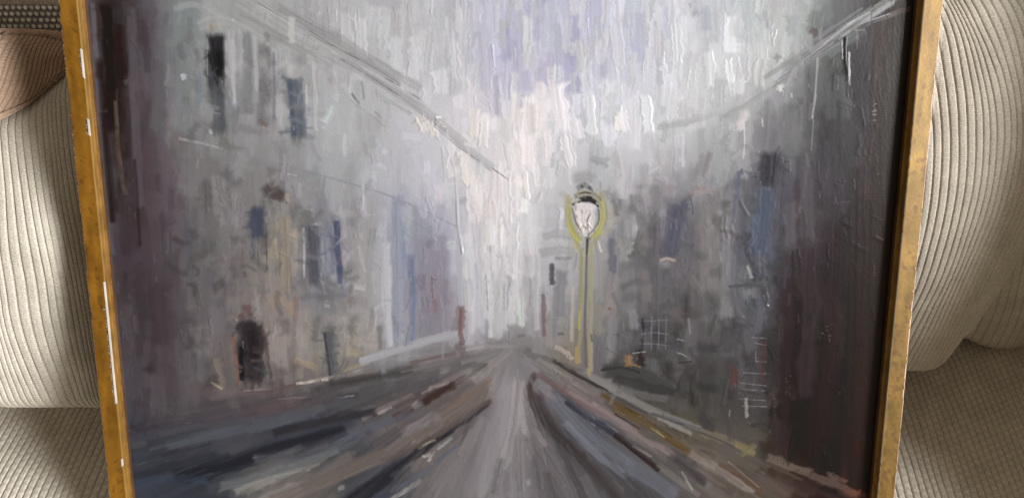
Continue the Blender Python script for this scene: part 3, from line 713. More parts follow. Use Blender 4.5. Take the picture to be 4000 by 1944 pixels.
S([(2150,76),(2176,76)],4,(170,166,158),0.7,0.4,1.0,dry=0.3); S([(2156,76),(2156,125)],7,(150,146,142),0.7,0.5,1.0,taper=0.7,dry=0.2)
for x, y, n in ((2198, 262, 5), (2196, 284, 4), (2085, 815, 7), (1984, 945, 8), (2212, 440, 1), (1983, 960, 5)):
    for k in range(n):
        xx, yy = x + rng.normal(0, 4), y + k * 7 + rng.normal(0, 2)
        S([(xx - 4, yy), (xx + rng.uniform(0, 7), yy + rng.normal(0, 2))], rng.uniform(2, 3.2), (168,162,156), 0.75, 0.4, 1.0, dry=0.2)  # pale dashes paint the glints of scratches
# light fading off the gable wall
S([(1885,290),(1872,380),(1866,450)],30,(146,147,150),0.6,0.8,0.4); S([(1930,250),(1926,330),(1918,390)],30,(118,119,121),0.6,0.8,0.4); S([(1845,310),(1835,380)],20,(168,170,172),0.5); S([(1856,318),(1868,302)],8,(190,191,193),0.6)
S([(1870,300),(1872,360),(1868,400)],4,(190,190,190),0.6,0.4,1.2); S([(1916,296),(1918,320)],4,(186,186,184),0.6,0.4,1.0)
S([(1775,390),(1765,440)],30,(128,126,128),0.6); S([(1660,420),(1655,470)],50,(146,146,150),0.5,0.6,0.2,soft=0.8)
S([(1985,260),(1975,400)],40,(108,110,113),0.5,0.8,0.4); S([(2030,420),(2028,600)],36,(92,93,99),0.45,0.8,0.3)
# windows on the right
S([(1700,500),(1690,560),(1680,640)],64,(102,102,116),0.75,0.8,0.4); S([(1715,510),(1690,560)],18,(90,92,112),0.7); S([(1705,560),(1698,610)],24,(98,106,130),0.6); S([(1650,560),(1640,660)],40,(112,110,114),0.6,0.8,0.3)
S([(1735,492),(1780,480),(1800,486)],16,(150,138,136),0.6,0.6,0.6); S([(1756,470),(1762,476)],10,(152,128,120),0.6); S([(1672,515),(1672,570)],4,(168,168,172),0.6,0.4,0.9); S([(1738,490),(1745,540)],5,(88,92,106),0.6)
S([(1780,510),(1784,620),(1786,740)],56,(127,122,123),0.7,0.8,0.3,soft=0.6); S([(1825,480),(1828,640),(1826,800)],30,(130,129,132),0.6,0.8,0.3)
S([(1590,530),(1596,580),(1580,640)],14,(164,165,168),0.65,0.6,0.6); S([(1575,500),(1580,620)],20,(152,152,156),0.6); S([(1540,560),(1535,640)],18,(120,120,132),0.6); S([(1610,500),(1620,640)],26,(128,126,128),0.6)
S([(1860,430),(1850,500),(1845,560)],11,(102,106,124),0.7); S([(1866,425),(1868,440)],7,(70,80,110),0.7)
S([(1936,388),(1936,430),(1930,470)],52,(76,76,84),0.85,0.8,0.5); S([(1945,395),(1960,430)],24,(70,70,78),0.6); S([(1926,470),(1924,560),(1916,640)],52,(88,96,114),0.85,0.9,0.4); S([(1900,540),(1898,620)],18,(104,116,140),0.6); S([(1950,470),(1946,600)],22,(88,90,100),0.6)
S([(1920,472),(1938,476)],8,(120,128,138),0.6)
for y in (550, 566, 580, 596): S([(1898 + rng.uniform(0, 14), y), (1912 + rng.uniform(0, 30), y + 1)], 2.4, (166,176,190), 0.7, 0.4, 0.9)  # thin pale lines paint glints on the lower pane
S([(1660,656),(1674,650),(1700,658)],9,(166,150,142),0.75,0.5,0.7); S([(1656,662),(1700,668)],20,(134,132,136),0.5); S([(1700,660),(1720,720)],40,(108,104,108),0.6); S([(1620,680),(1626,760)],30,(124,118,118),0.6); S([(1680,690),(1680,790)],30,(104,102,108),0.6)
S([(1548,640),(1545,690)],9,(92,92,108),0.7); S([(1500,640),(1506,760)],26,(142,142,146),0.5); S([(1540,690),(1530,800)],26,(134,130,130),0.5); S([(1532,772),(1536,780)],8,(126,88,68),0.7); S([(1590,780),(1594,830)],26,(136,138,144),0.5)
# wet-in-wet: drag the paint already there along the direction of the brush
for i in range(1000):
    x, y = rng.uniform(230, 2240), rng.uniform(0, 1250)
    z = zone(x, y)
    if z == 'sky': continue
    if z == 'road':
        l = math.hypot(x - VPX, y - VPY) + 1; ux, uy = (x - VPX) / l, (y - VPY) / l
        L = rng.uniform(30, 120) * rng.choice([-1, 1]); w_ = rng.uniform(7, 20)
    else:
        ux, uy = rng.normal(0, 0.06), 1.0
        L = rng.uniform(16, 60) * rng.choice([-1, 1]); w_ = rng.uniform(6, 18)
    q = rc([(x, y)])[0].astype(int)
    if not (3 < q[0] < NA - 4 and 3 < q[1] < NB - 4): continue
    m_ = PIG[q[1] - 3:q[1] + 4, q[0] - 3:q[0] + 4].mean((0, 1))
    S([(x, y), (x + ux * L * .5, y + uy * L * .5), (x + ux * L, y + uy * L)], w_, None, 0.38, 0.35, 0.25, soft=0.7, raw=m_)
# broken, dragged paint on top
for i in range(850):
    x, y = rng.uniform(225, 2240), rng.uniform(-20, 1250)
    z = zone(x, y)
    q = rc([(x, y)])[0].astype(int)
    if z == 'sky' or not (3 < q[0] < NA - 4 and 3 < q[1] < NB - 4): continue
    m_ = PIG[q[1] - 3:q[1] + 4, q[0] - 3:q[0] + 4].mean((0, 1)) * math.exp(np.clip(rng.normal(-0.02, 0.2), -0.5, 0.2)) * np.exp(rng.normal(0, 0.03, 3))
    if z == 'road':
        if rng.random() < 0.4: continue
        l = math.hypot(x - VPX, y - VPY) + 1; ux, uy = (x - VPX) / l, (y - VPY) / l
        L = rng.uniform(40, 150)
    else:
        ux, uy = rng.normal(0, 0.2), 1.0
        L = rng.uniform(14, 70)
        if rng.random() < 0.25: ux, uy, L = 1.0, rng.normal(0, 0.5), rng.uniform(12, 45)
    S([(x - ux * L * .5, y - uy * L * .5), (x + rng.normal(0, 2), y), (x + ux * L * .5, y + uy * L * .5)], rng.uniform(7, 24), None, rng.uniform(0.35, 0.75), 1.2, rng.uniform(0.4, 1.3), soft=0.5, dry=rng.choice([0.0, 0.25, 0.45]), raw=np.clip(m_, 0.004, 0.8))
for n_, xa, xb, ya, yb in ((110, 1540, 1960, 470, 1010), (70, 440, 770, 420, 960), (40, 1880, 2010, 560, 1080), (40, 470, 760, 90, 360), (30, 780, 900, 540, 860)):
    for i in range(n_):
        x, y = rng.uniform(xa, xb), rng.uniform(ya, yb)
        if zone(x, y) != 'wall': continue
        m_ = field((x, y)) * rng.choice([0.74, 0.82, 0.9, 1.13], p=[.25, .3, .2, .25])
        m_ = m_ * 0.5 + m_.mean() * 0.5
        L = rng.uniform(16, 70); a = rng.normal(0, 0.45) if rng.random() < 0.75 else rng.normal(1.4, 0.25)
        dx, dy = math.sin(a) * L / 2, math.cos(a) * L / 2
        S([(x - dx, y - dy), (x + rng.normal(0, 5), y + rng.normal(0, 5)), (x + dx, y + dy)], rng.uniform(14, 44), m_ + rng.normal(0, 2.5, 3), rng.uniform(0.3, 0.6), 1.0, rng.uniform(0.3, 0.9), soft=0.85, dry=rng.choice([0, 0, 0.25]))
for p, w, c, d in [
    ([(440,1198),(560,1170),(700,1122),(870,1074)],34,(56,58,68),.1), ([(690,1088),(800,1062),(900,1042),(945,1036)],24,(66,66,72),.15), ([(400,1092),(520,1070),(640,1062)],18,(84,84,92),.3),
    ([(830,965),(950,946),(1040,928)],22,(80,78,80),.2), ([(560,1222),(700,1185),(850,1130)],20,(106,110,114),.3), ([(640,1152),(780,1140),(900,1100)],22,(88,92,100),.25),
    ([(870,1258),(960,1198),(1060,1132),(1140,1080)],20,(58,59,66),.1), ([(1130,1085),(1190,1045),(1236,1008)],12,(72,70,76),.15), ([(1064,1012),(1100,990),(1145,968)],22,(78,62,60),.1), ([(990,1044),(1040,1026)],14,(96,78,74),.2),
    ([(760,1225),(900,1160),(1000,1118),(1110,1068)],26,(112,103,98),.25), ([(960,1160),(1080,1105),(1180,1040),(1236,1006)],14,(100,90,86),.25), ([(690,1196),(780,1180)],8,(140,140,136),.4), ([(620,1240),(690,1205)],16,(140,136,130),.35),
    ([(1344,946),(1333,972),(1340,1005),(1362,1045)],15,(84,74,76),.25), ([(1350,1022),(1372,1060),(1425,1115),(1500,1192),(1560,1262)],24,(76,70,72),.2), ([(1350,942),(1400,972),(1450,1006),(1530,1046)],12,(112,94,94),.25), ([(1400,1010),(1470,1085),(1580,1165)],24,(100,104,114),.25),
    ([(1424,1010),(1480,1052),(1545,1090)],14,(66,68,82),.15), ([(1545,1092),(1600,1137),(1660,1182)],14,(66,56,58),.1), ([(1700,1150),(1745,1185),(1775,1218)],28,(76,72,76),.2), ([(1512,990),(1560,1022),(1640,1070),(1730,1132)],15,(104,84,54),.3),
    ([(1395,908),(1445,940),(1530,982)],9,(66,64,64),.1), ([(1530,985),(1610,1028),(1700,1062),(1850,1122)],6,(78,76,78),.3), ([(1570,1022),(1620,1050),(1690,1098)],5,(70,54,44),.3), ([(1650,1082),(1672,1100)],6,(138,130,92),.3),
    ([(1300,960),(1290,1060),(1262,1180)],40,(144,140,143),.35), ([(1360,1130),(1420,1220)],34,(104,100,103),.35), ([(1310,1010),(1320,1090)],22,(148,142,144),.35), ([(1240,1240),(1262,1150)],24,(110,107,109),.4),
    ([(628,806),(634,880),(646,958)],56,(68,62,66),.2), ([(636,830),(640,900)],30,(58,54,62),.15), ([(606,870),(610,955)],14,(48,48,56),.1), ([(600,795),(636,788)],14,(112,86,86),.3), ([(668,850),(684,950)],9,(98,82,82),.2),
    ([(826,834),(834,890),(842,942)],26,(98,101,106),.2), ([(817,836),(824,890),(831,944)],6,(74,77,84),.1), ([(780,570),(788,640),(793,716)],44,(90,92,103),.2), ([(846,556),(851,630),(857,712)],18,(74,84,114),.15), ([(690,478),(712,498)],36,(84,78,76),.2), ([(668,470),(690,500)],30,(92,88,88),.3), ([(648,525),(652,595)],40,(76,84,104),.2), ([(634,560),(638,650)],16,(92,98,112),.3), ([(720,490),(728,510)],14,(158,144,132),.3), ([(690,600),(694,650)],14,(154,146,128),.35), ([(815,600),(820,690)],20,(132,137,148),.3),
    ([(765,575),(767,640),(765,698)],5,(172,172,174),.2), ([(968,620),(973,740),(980,870)],18,(168,169,174),.3), ([(1000,510),(1003,640),(1007,850)],18,(140,146,162),.3), ([(1036,650),(1040,760),(1038,855)],14,(118,127,150),.3),
    ([(716,545),(720,640),(722,735)],26,(148,137,122),.3), ([(905,908),(1000,880),(1080,858),(1150,840)],16,(148,150,155),.25), ([(1160,775),(1160,812),(1156,846)],14,(128,98,98),.2),
    ([(1704,515),(1696,570),(1684,640)],48,(86,88,104),.2), ([(1940,390),(1938,430),(1932,468)],56,(68,68,76),.1), ([(1926,480),(1922,560),(1914,640)],48,(78,88,108),.2), ([(1900,545),(1898,615)],14,(94,106,130),.3), ([(1648,570),(1640,650)],30,(98,97,103),.3), ([(1565,835),(1600,872)],36,(84,84,88),.3), ([(1600,870),(1640,920)],30,(78,76,78),.3), ([(1528,934),(1600,944),(1695,986)],36,(72,72,72),.1), ([(1512,930),(1570,925),(1612,938)],10,(60,60,60),.2), ([(1540,600),(1538,680)],16,(98,99,112),.3), ([(1390,665),(1390,716)],13,(88,88,94),.15), ([(1770,1030),(1790,1070)],40,(76,74,76),.25), ([(1836,722),(1880,717),(1922,719)],8,(86,88,94),.2), ([(1850,730),(1856,775),(1868,800)],12,(94,94,102),.2), ([(1906,735),(1912,800)],12,(92,92,102),.25),
    ([(545,178),(551,260),(556,330)],40,(94,98,106),.2), ([(543,90),(546,145),(547,205)],42,(56,56,62),.05), ([(550,130),(551,215)],22,(48,48,52),.1), ([(520,100),(522,190)],4,(150,148,142),.3), ([(580,80),(584,230)],14,(160,162,165),.3),
    ([(742,205),(750,280),(757,348)],46,(100,109,122),.2), ([(728,200),(734,270),(742,340)],14,(80,91,112),.15), ([(262,15),(272,140),(280,330)],30,(56,46,47),.15), ([(252,160),(262,330),(284,560)],18,(58,50,52),.3)]:
    S(p, w, c, 0.8, 1.1, 0.7, soft=0.75, dry=d, rag=0.4, taper=0.15)
for i in range(420):
    x, y = rng.uniform(300, 2150), rng.uniform(860, 1260)
    if zone(x, y) != 'road': continue
    l = math.hypot(x - VPX, y - VPY) + 1; ux, uy = (x - VPX) / l, (y - VPY) / l
    L = rng.uniform(40, 130) * rng.choice([-1, 1])
    q = rc([(x, y)])[0].astype(int)
    if not (3 < q[0] < NA - 4 and 3 < q[1] < NB - 4): continue
    m_ = PIG[q[1] - 3:q[1] + 4, q[0] - 3:q[0] + 4].mean((0, 1))
    m_ = m_ * 0.8 + m_.mean() * 0.2
    S([(x, y), (x + ux * L * .5, y + uy * L * .5), (x + ux * L, y + uy * L)], rng.uniform(6, 16), None, 0.45, 0.6, 0.5, soft=0.8, raw=m_, taper=0.4, dry=rng.choice([0, 0.2]))
for xa, xb, ya, yb, n_ in ((505, 590, 85, 300, 26), (715, 775, 190, 350, 22), (610, 720, 470, 680, 34), (755, 870, 550, 720, 36), (575, 700, 780, 965, 36), (805, 850, 825, 945, 14), (1640, 1725, 500, 650, 30), (1895, 1970, 385, 640, 40), (1520, 1710, 840, 1000, 40), (1835, 1930, 700, 1060, 30), (990, 1120, 500, 850, 30)):
    for i in range(n_):
        x, y = rng.uniform(xa, xb), rng.uniform(ya, yb)
        q = rc([(x, y)])[0].astype(int)
        m_ = PIG[q[1] - 4:q[1] + 5, q[0] - 4:q[0] + 5].mean((0, 1))
        a = rng.normal(0, 0.5) if rng.random() < 0.7 else rng.normal(1.5, 0.3)
        L = rng.uniform(14, 46) * rng.choice([-1, 1])
        S([(x, y), (x + math.sin(a) * L * .5 + rng.normal(0, 2), y + math.cos(a) * L * .5), (x + math.sin(a) * L, y + math.cos(a) * L)], rng.uniform(7, 18), None, 0.5, 0.8, 0.7, soft=0.75, raw=m_, taper=0.3, dry=rng.choice([0, 0.2, 0.35]))
S([(1702,520),(1694,580),(1684,640)],40,(94,94,110),0.7,0.9,0.4,soft=0.7); S([(1718,505),(1730,530)],14,(84,88,106),0.6); S([(1652,590),(1648,660)],26,(104,102,108),0.5,soft=0.7)
S([(1938,392),(1936,430),(1930,466)],46,(70,70,78),0.8,0.9,0.5,soft=0.6); S([(1926,480),(1922,560),(1914,636)],40,(84,92,110),0.6,0.9,0.4,soft=0.7)
S([(1862,430),(1854,500)],9,(96,100,118),0.6); S([(1846,640),(1840,720)],14,(106,106,114),0.5,soft=0.7)
S([(1620,690),(1616,790)],30,(112,108,110),0.5,0.9,0.3,soft=0.7); S([(1570,830),(1600,870)],34,(98,98,102),0.5,0.9,0.3,soft=0.7); S([(1700,700),(1706,780)],30,(100,98,102),0.5,0.9,0.3,soft=0.7)
S([(1650,470),(1700,480)],30,(128,128,132),0.5,0.9,0.3,soft=0.8); S([(1545,600),(1540,680)],14,(110,110,122),0.5,soft=0.7)
S([(640,540),(646,600)],36,(82,88,106),0.7,0.9,0.5,soft=0.6); S([(690,480),(712,500)],26,(92,84,84),0.7,0.8,0.5,soft=0.6); S([(720,486),(726,506)],12,(160,146,134),0.6)
S([(520,455),(526,520)],22,(100,98,102),0.5,0.8,0.3,soft=0.7); S([(560,520),(580,560)],18,(112,108,112),0.5,soft=0.7); S([(470,560),(474,640)],20,(98,98,112),0.45,0.8,0.3,soft=0.7)
S([(600,320),(660,335)],24,(120,118,122),0.45,0.8,0.3,soft=0.8); S([(650,300),(672,318)],10,(120,100,92),0.6,dry=0.2); S([(640,90),(646,230)],10,(172,174,176),0.6,0.6,0.5); S([(584,100),(590,260)],8,(176,178,180),0.6,0.6,0.5)
S([(688,130),(690,300)],6,(112,112,124),0.5); S([(788,160),(796,330)],10,(180,182,184),0.5); S([(840,180),(850,340)],10,(174,176,178),0.4); S([(900,200),(905,330)],14,(154,156,160),0.4)
# pale buildings round the lamp
S([(1366,596),(1400,588),(1450,590)],24,(150,150,153),0.7,0.6,0.4); S([(1360,636),(1410,630),(1450,634)],26,(146,146,149),0.7,0.6,0.4); S([(1360,612),(1420,614)],8,(166,166,168),0.6); S([(1380,560),(1430,565)],30,(160,160,163),0.5,0.5,0.2,soft=0.7)
S([(1352,640),(1348,740),(1350,830)],14,(172,172,174),0.6); S([(1328,640),(1325,760)],24,(160,160,164),0.5); S([(1336,700),(1334,770)],6,(134,122,126),0.5)
S([(1387,662),(1388,716)],13,(92,92,98),0.85); S([(1396,650),(1440,648)],10,(124,124,128),0.6); S([(1412,680),(1408,740),(1404,800)],34,(122,124,130),0.75,0.6,0.3); S([(1430,760),(1424,840)],24,(128,128,130),0.5); S([(1398,800),(1396,850)],16,(120,124,132),0.6)
S([(1367,740),(1366,790),(1370,845)],12,(118,94,98),0.7); S([(1404,838),(1420,840)],9,(84,88,92),0.6); S([(1440,720),(1438,860)],10,(166,160,146),0.5)
S([(1396,872),(1420,884),(1440,905)],14,(168,158,150),0.6,0.6,0.8,dry=0.3); S([(1320,880),(1350,900)],24,(100,100,100),0.6,0.5,0.3,soft=0.6); S([(1300,846),(1322,842)],10,(104,106,108),0.6,0.5,0.3,soft=0.6)
# the street lamp
for k in range(46):
    t = rng.uniform(0, 1); sd = rng.choice([-1, 1])
    yy = 485 + 150 * t; hw = np.interp(yy, [480, 520, 555, 590, 640], [36, 46, 46, 32, 12]) + rng.normal(0, 5)
    S([(1473 + sd * hw, yy - 12), (1473 + sd * (hw + rng.normal(0, 3)), yy), (1473 + sd * (hw - 3), yy + 12)], rng.uniform(6, 16), jit((158,154,112), 7, 0.3), rng.uniform(0.25, 0.5), 0.9, 0.5, soft=0.9, dry=rng.choice([0, 0.25]))
S([(1446,450),(1470,444),(1498,452)],36,(140,140,143),0.6,0.7,0.4,soft=0.7)
S([(1440,498),(1429,520),(1429,556),(1442,588),(1462,622)],9,(150,148,104),0.75,0.7,0.5,soft=0.6); S([(1428,560),(1442,590),(1460,612)],9,(176,170,70),0.75,0.8,0.8,soft=0.8); S([(1430,524),(1428,555)],5,(172,166,84),0.7)
S([(1510,486),(1522,512),(1523,550),(1509,588),(1494,615)],10,(148,146,116),0.7,0.7,0.5,soft=0.6); S([(1536,520),(1540,560),(1520,595)],20,(158,155,132),0.45,0.5,0.2,soft=0.8); S([(1512,500),(1518,550),(1504,592)],9,(172,166,80),0.7,0.8,0.8,soft=0.8); S([(1508,570),(1496,596)],9,(178,172,70),0.75,soft=0.8)
S([(1434,520),(1434,552),(1446,582),(1464,604)],10,(160,156,88),0.8,0.8,0.5,soft=0.6); S([(1514,516),(1514,552),(1502,580),(1486,602)],9,(160,155,90),0.8,0.8,0.5,soft=0.6)
S([(1452,476),(1468,466),(1488,476)],18,(112,112,112),0.7,0.8,0.8,soft=0.7); S([(1462,466),(1468,474)],7,(74,74,74),0.75); S([(1480,470),(1492,482)],6,(70,72,72),0.75); S([(1470,456),(1472,464)],5,(104,104,106),0.6); S([(1510,456),(1512,474)],5,(128,129,132),0.5)
S([(1446,496),(1470,486),(1498,492),(1512,508)],16,(138,135,116),0.8,0.9,1.2); S([(1452,484),(1466,477),(1486,484)],6,(172,168,146),0.8,0.6,1.6); S([(1450,492),(1470,490)],4,(158,154,136),0.7,0.6,1.4); S([(1494,500),(1512,510)],8,(150,143,108),0.8,0.6,1.2); S([(1504,506),(1516,516)],5,(164,162,150),0.7,0.6,1.4)
S([(1456,487),(1476,484),(1488,487)],4,(66,64,60),0.8,0.6,0.5); S([(1456,500),(1474,494),(1490,497)],6,(74,72,66),0.85,0.6,0.8)
S([(1462,504),(1482,501),(1500,512)],13,(42,42,38),0.95,0.7,0.7); S([(1438,515),(1450,510),(1464,506)],6,(64,60,52),0.85,0.6,0.7); S([(1490,510),(1506,520)],7,(54,54,50),0.9); S([(1440,510),(1456,504)],4,(150,144,104),0.7,0.5,1.2)
S([(1450,520),(1472,518),(1498,524)],20,(192,188,186),0.95,0.6,1.0); S([(1459,528),(1464,560),(1471,584)],25,(194,188,184),0.95,0.6,1.0); S([(1485,528),(1483,556),(1475,584)],25,(188,185,184),0.95,0.6,1.0); S([(1473,575),(1473,594)],11,(198,194,190),0.9,0.6,0.9)
S([(1440,522),(1446,550),(1464,586)],4,(128,124,104),0.8,0.4,1.0); S([(1506,524),(1508,552),(1496,575),(1478,592)],4,(112,110,100),0.8,0.4,1.2); S([(1470,590),(1482,580)],4,(178,178,180),0.7,0.4,1.4)
for i in range(22):
    x = rng.normal(1473, 13); y = rng.uniform(526, 582); a = rng.uniform(0.6, 2.4); L = rng.uniform(8, 20)
    if abs(x - 1473) < 30 - max(0, y - 555) * 0.8:
        S([(x, y), (x + L * math.cos(a), y + L * math.sin(a))], rng.uniform(2, 5), jit((192,186,182) if rng.random() < 0.75 else (146,124,114), 9), 0.8, 0.5, 2.2)
S([(1462,622),(1462,720),(1460,800),(1454,912)],10,(146,142,108),0.7,0.6,0.4); S([(1464,630),(1463,700),(1461,790)],4,(152,145,80),0.65,0.5,0.7); S([(1458,780),(1456,830)],6,(168,158,84),0.8); S([(1490,612),(1488,680),(1486,760)],12,(152,148,112),0.75,0.7,0.4)
S([(1486,740),(1484,820),(1486,930)],13,(148,140,118),0.75,0.7,0.4); S([(1484,860),(1484,935)],9,(150,140,108),0.7); S([(1500,760),(1506,840)],24,(140,134,124),0.5); S([(1478,640),(1477,700)],10,(150,148,130),0.6)
S([(1479,596),(1476,640),(1473,740),(1472,830),(1476,920)],7,(108,106,98),0.85,0.6,0.6); S([(1478,600),(1476,640)],4,(60,60,58),0.8); S([(1466,640),(1466,760)],3,(140,138,80),0.6)
S([(1450,870),(1450,916)],11,(160,138,84),0.85,0.6,0.5); S([(1480,925),(1482,945)],8,(160,150,96),0.7); S([(1487,840),(1490,860)],7,(78,82,92),0.6)
# dark form of a parked cart, its rail and the shop front
S([(1500,850),(1520,870)],22,(104,108,112),0.6); S([(1560,840),(1590,850)],30,(106,106,108),0.6); S([(1600,880),(1604,930)],36,(82,78,78),0.75); S([(1640,900),(1640,940)],34,(104,104,108),0.5)
S([(1520,936),(1560,930),(1620,945),(1690,985)],44,(80,80,80),0.9,0.7,0.4,soft=0.45); S([(1545,950),(1640,975),(1700,990)],26,(70,70,70),0.75,0.7,0.4,soft=0.5); S([(1515,928),(1570,924),(1612,936)],9,(64,64,64),0.7); S([(1560,980),(1680,1005)],22,(108,108,108),0.5)
S([(1580,892),(1582,922)],20,(146,112,80),0.8,0.6,0.5); S([(1590,916),(1612,922)],5,(150,118,78),0.7); S([(1606,880),(1612,920)],20,(62,58,56),0.8)
for x in (1620, 1640, 1658, 1676): S([(x, 800 + rng.uniform(-8, 8)), (x - 2, 880)], 2.2, (124,126,136) if x > 1630 else (56,56,66), 0.5, 0.4, 0.5, dry=0.4)
for y in (808, 838, 866): S([(1612, y + rng.normal(0, 2)), (1640, y - 2), (1682, y + rng.normal(0, 3))], 2.2, (132,132,140), 0.5, 0.4, 0.7, dry=0.5)
S([(1616,800),(1618,830)],7,(58,58,72),0.8); S([(1614,850),(1616,880)],6,(64,64,74),0.7); S([(1590,888),(1606,886),(1626,884)],3,(188,186,184),0.8,0.4,1.0)
S([(1698,834),(1704,850)],12,(72,74,78),0.8); S([(1702,852),(1722,856)],4,(176,176,176),0.7,0.4,0.9); S([(1700,886),(1716,890),(1728,898)],4,(174,174,172),0.7,0.4,0.9); S([(1706,912),(1742,908)],5,(66,66,70),0.8); S([(1732,800),(1736,840)],6,(170,162,160),0.6,0.4,0.8); S([(1690,780),(1720,800)],26,(110,98,100),0.5); S([(1696,850),(1700,900)],14,(86,86,92),0.6)
S([(1742,945),(1738,985)],5,(74,68,68),0.6); S([(1726,992),(1730,998)],6,(108,70,66),0.7)
S([(1834,720),(1880,716),(1920,718)],9,(86,88,94),0.8); S([(1846,725),(1852,770),(1868,800)],15,(98,98,106),0.8); S([(1868,740),(1910,736)],26,(124,124,128),0.6); S([(1886,742),(1886,775)],11,(88,90,98),0.7); S([(1905,730),(1912,800),(1902,840)],18,(98,98,108),0.6); S([(1852,806),(1900,800)],10,(92,92,98),0.6)
S([(1880,668),(1892,700)],10,(150,150,152),0.6,0.5,0.7); S([(1844,640),(1842,715)],12,(112,112,118),0.6); S([(1920,640),(1924,720)],7,(96,96,104),0.6); S([(1910,628),(1912,690)],3,(160,160,164),0.5,0.4,0.9)
for k, y in enumerate((848, 862, 908, 936, 962, 978, 1002, 1020)):
    x0 = 1898 if k < 3 else 1862
    S([(x0 + rng.normal(0, 4), y), (1928, y + 4 + rng.normal(0, 2))], 2.2, (126,126,126), 0.55, 0.4, 0.8, dry=0.45)
S([(1856,980),(1890,988),(1916,990)],9,(76,76,74),0.7); S([(1876,1000),(1878,1050)],8,(150,146,136),0.6,0.5,0.7); S([(1920,860),(1918,960)],14,(96,72,72),0.5); S([(1846,920),(1848,968)],18,(102,66,66),0.7); S([(1836,1030),(1834,1048)],4,(170,168,160),0.6,0.4,0.9)
S([(1890,1068),(1930,1064)],12,(66,66,68),0.8); S([(1765,1040),(1780,1070),(1800,1076)],26,(76,74,76),0.8,0.6,0.4,soft=0.5); S([(1800,990),(1790,1050)],34,(86,84,84),0.6); S([(1790,890),(1830,895)],12,(88,88,92),0.5); S([(1840,1080),(1930,1100)],36,(90,88,80),0.6,0.7,0.3,soft=0.6)
# tall dark building on the right edge
for x, y0, y1, w, c in [(1985,700,1120,30,(64,55,60)),(2040,620,1000,50,(66,60,66)),(2100,560,1100,50,(60,50,55)),(2160,420,1150,46,(56,44,48)),(2205,300,1180,40,(52,38,40)),(2240,150,900,30,(48,32,32)),(2262,20,700,26,(46,30,28)),(2225,900,1260,36,(44,28,28)),(2130,900,1180,60,(52,42,46)),(2200,120,420,30,(64,56,60)),(1965,420,640,30,(84,86,96)),(2180,60,160,40,(74,68,72)),(2060,960,1150,40,(58,48,52))]:
    S([(x, y0), (x - 8, (y0 + y1) / 2), (x - 16, y1)], w, c, 0.6, 1.0, 0.3, soft=0.6)
for i in range(60):
    x = rng.uniform(1960, 2230); y = rng.uniform(250, 1150)
    S([(x, y), (x - 2, y + rng.uniform(20, 80))], rng.uniform(5, 16), jit(field((x, y)), 7), 0.45, 0.9, 0.3, dry=0.2)
# scattered dabs of light where the brush skipped
for i in range(260):
    x = rng.uniform(230, 2250); y = rng.uniform(0, 1240)
    z = zone(x, y)
    if z == 'sky': continue
    c = field((x, y)) + rng.uniform(14, 40)
    if z == 'road':
        l = math.hypot(x - VPX, y - VPY); ux, uy = (x - VPX) / l, (y - VPY) / l
        L = rng.uniform(6, 26)
    else:
        ux, uy = rng.normal(0, 0.1), 1; L = rng.uniform(5, 30)
    S([(x, y), (x + ux * L, y + uy * L)], rng.uniform(1.6, 4), np.clip(c, 0, 220), 0.45, 0.5, 0.6, dry=0.5)
print('strokes', round(time.time() - T0, 1))

# redder brown right-hand building; edge pigment brightened to lift the frame's shadow
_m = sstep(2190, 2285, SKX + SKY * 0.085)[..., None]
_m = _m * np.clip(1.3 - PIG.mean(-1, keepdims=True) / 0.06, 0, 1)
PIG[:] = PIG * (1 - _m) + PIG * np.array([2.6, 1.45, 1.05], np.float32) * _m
_m = sstep(1960, 2040, SKX + SKY * 0.05)[..., None] * sstep(250, 600, SKY)[..., None]
_m = _m * np.clip(1.2 - PIG.mean(-1, keepdims=True) / 0.08, 0, 1)
PIG[:] = PIG * (1 + _m * np.array([0.30, 0.0, 0.0], np.float32))
# pigment + thickness -> relief mesh
fine = smooth_noise((NB, NA), (NB // 3, NA // 3)) - 0.5
HGT = THK * (0.00030 + 0.00016 * sstep(430, 560, SKY)) + fine * 0.00002
# very slight smoothing so that ridges are rounded
HGT[1:-1, 1:-1] = (HGT[1:-1, 1:-1] * 4 + HGT[:-2, 1:-1] + HGT[2:, 1:-1] + HGT[1:-1, :-2] + HGT[1:-1, 2:]) / 8
aa = A0 + np.arange(NA) * STEP
bb = B0 + np.arange(NB) * STEP
V = (aa[None, :, None] * np.array([1.0, 0, 0]) + bb[:, None, None] * VUP + HGT[..., None] * NRM).reshape(-1, 3)

painting = thing('framed_painting', 'gilt framed oil painting of a misty grey street, leaning on the sofa cushions', 'painting')
painting.location = canvas_pt((A0 + A1) / 2, -0.268, 0)
bpy.context.view_layer.update()
PL = np.array(painting.location)
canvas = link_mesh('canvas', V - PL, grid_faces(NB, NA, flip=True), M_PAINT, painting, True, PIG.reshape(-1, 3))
canvas['label'] = 'canvas thickly painted in grey with a street lamp glowing yellow'
print('canvas', NA, NB, round(time.time() - T0, 1))

# ------------------------------------------------------------------ frame
GOLD = np.array([0.30, 0.135, 0.012]); GOLD2 = np.array([0.225, 0.13, 0.028]); BROWN = np.array([0.12, 0.06, 0.03]); GESSO = np.array([0.80, 0.76, 0.70]); DARKGOLD = np.array([0.30, 0.165, 0.04]); PINK = np.array([0.6, 0.42, 0.33])


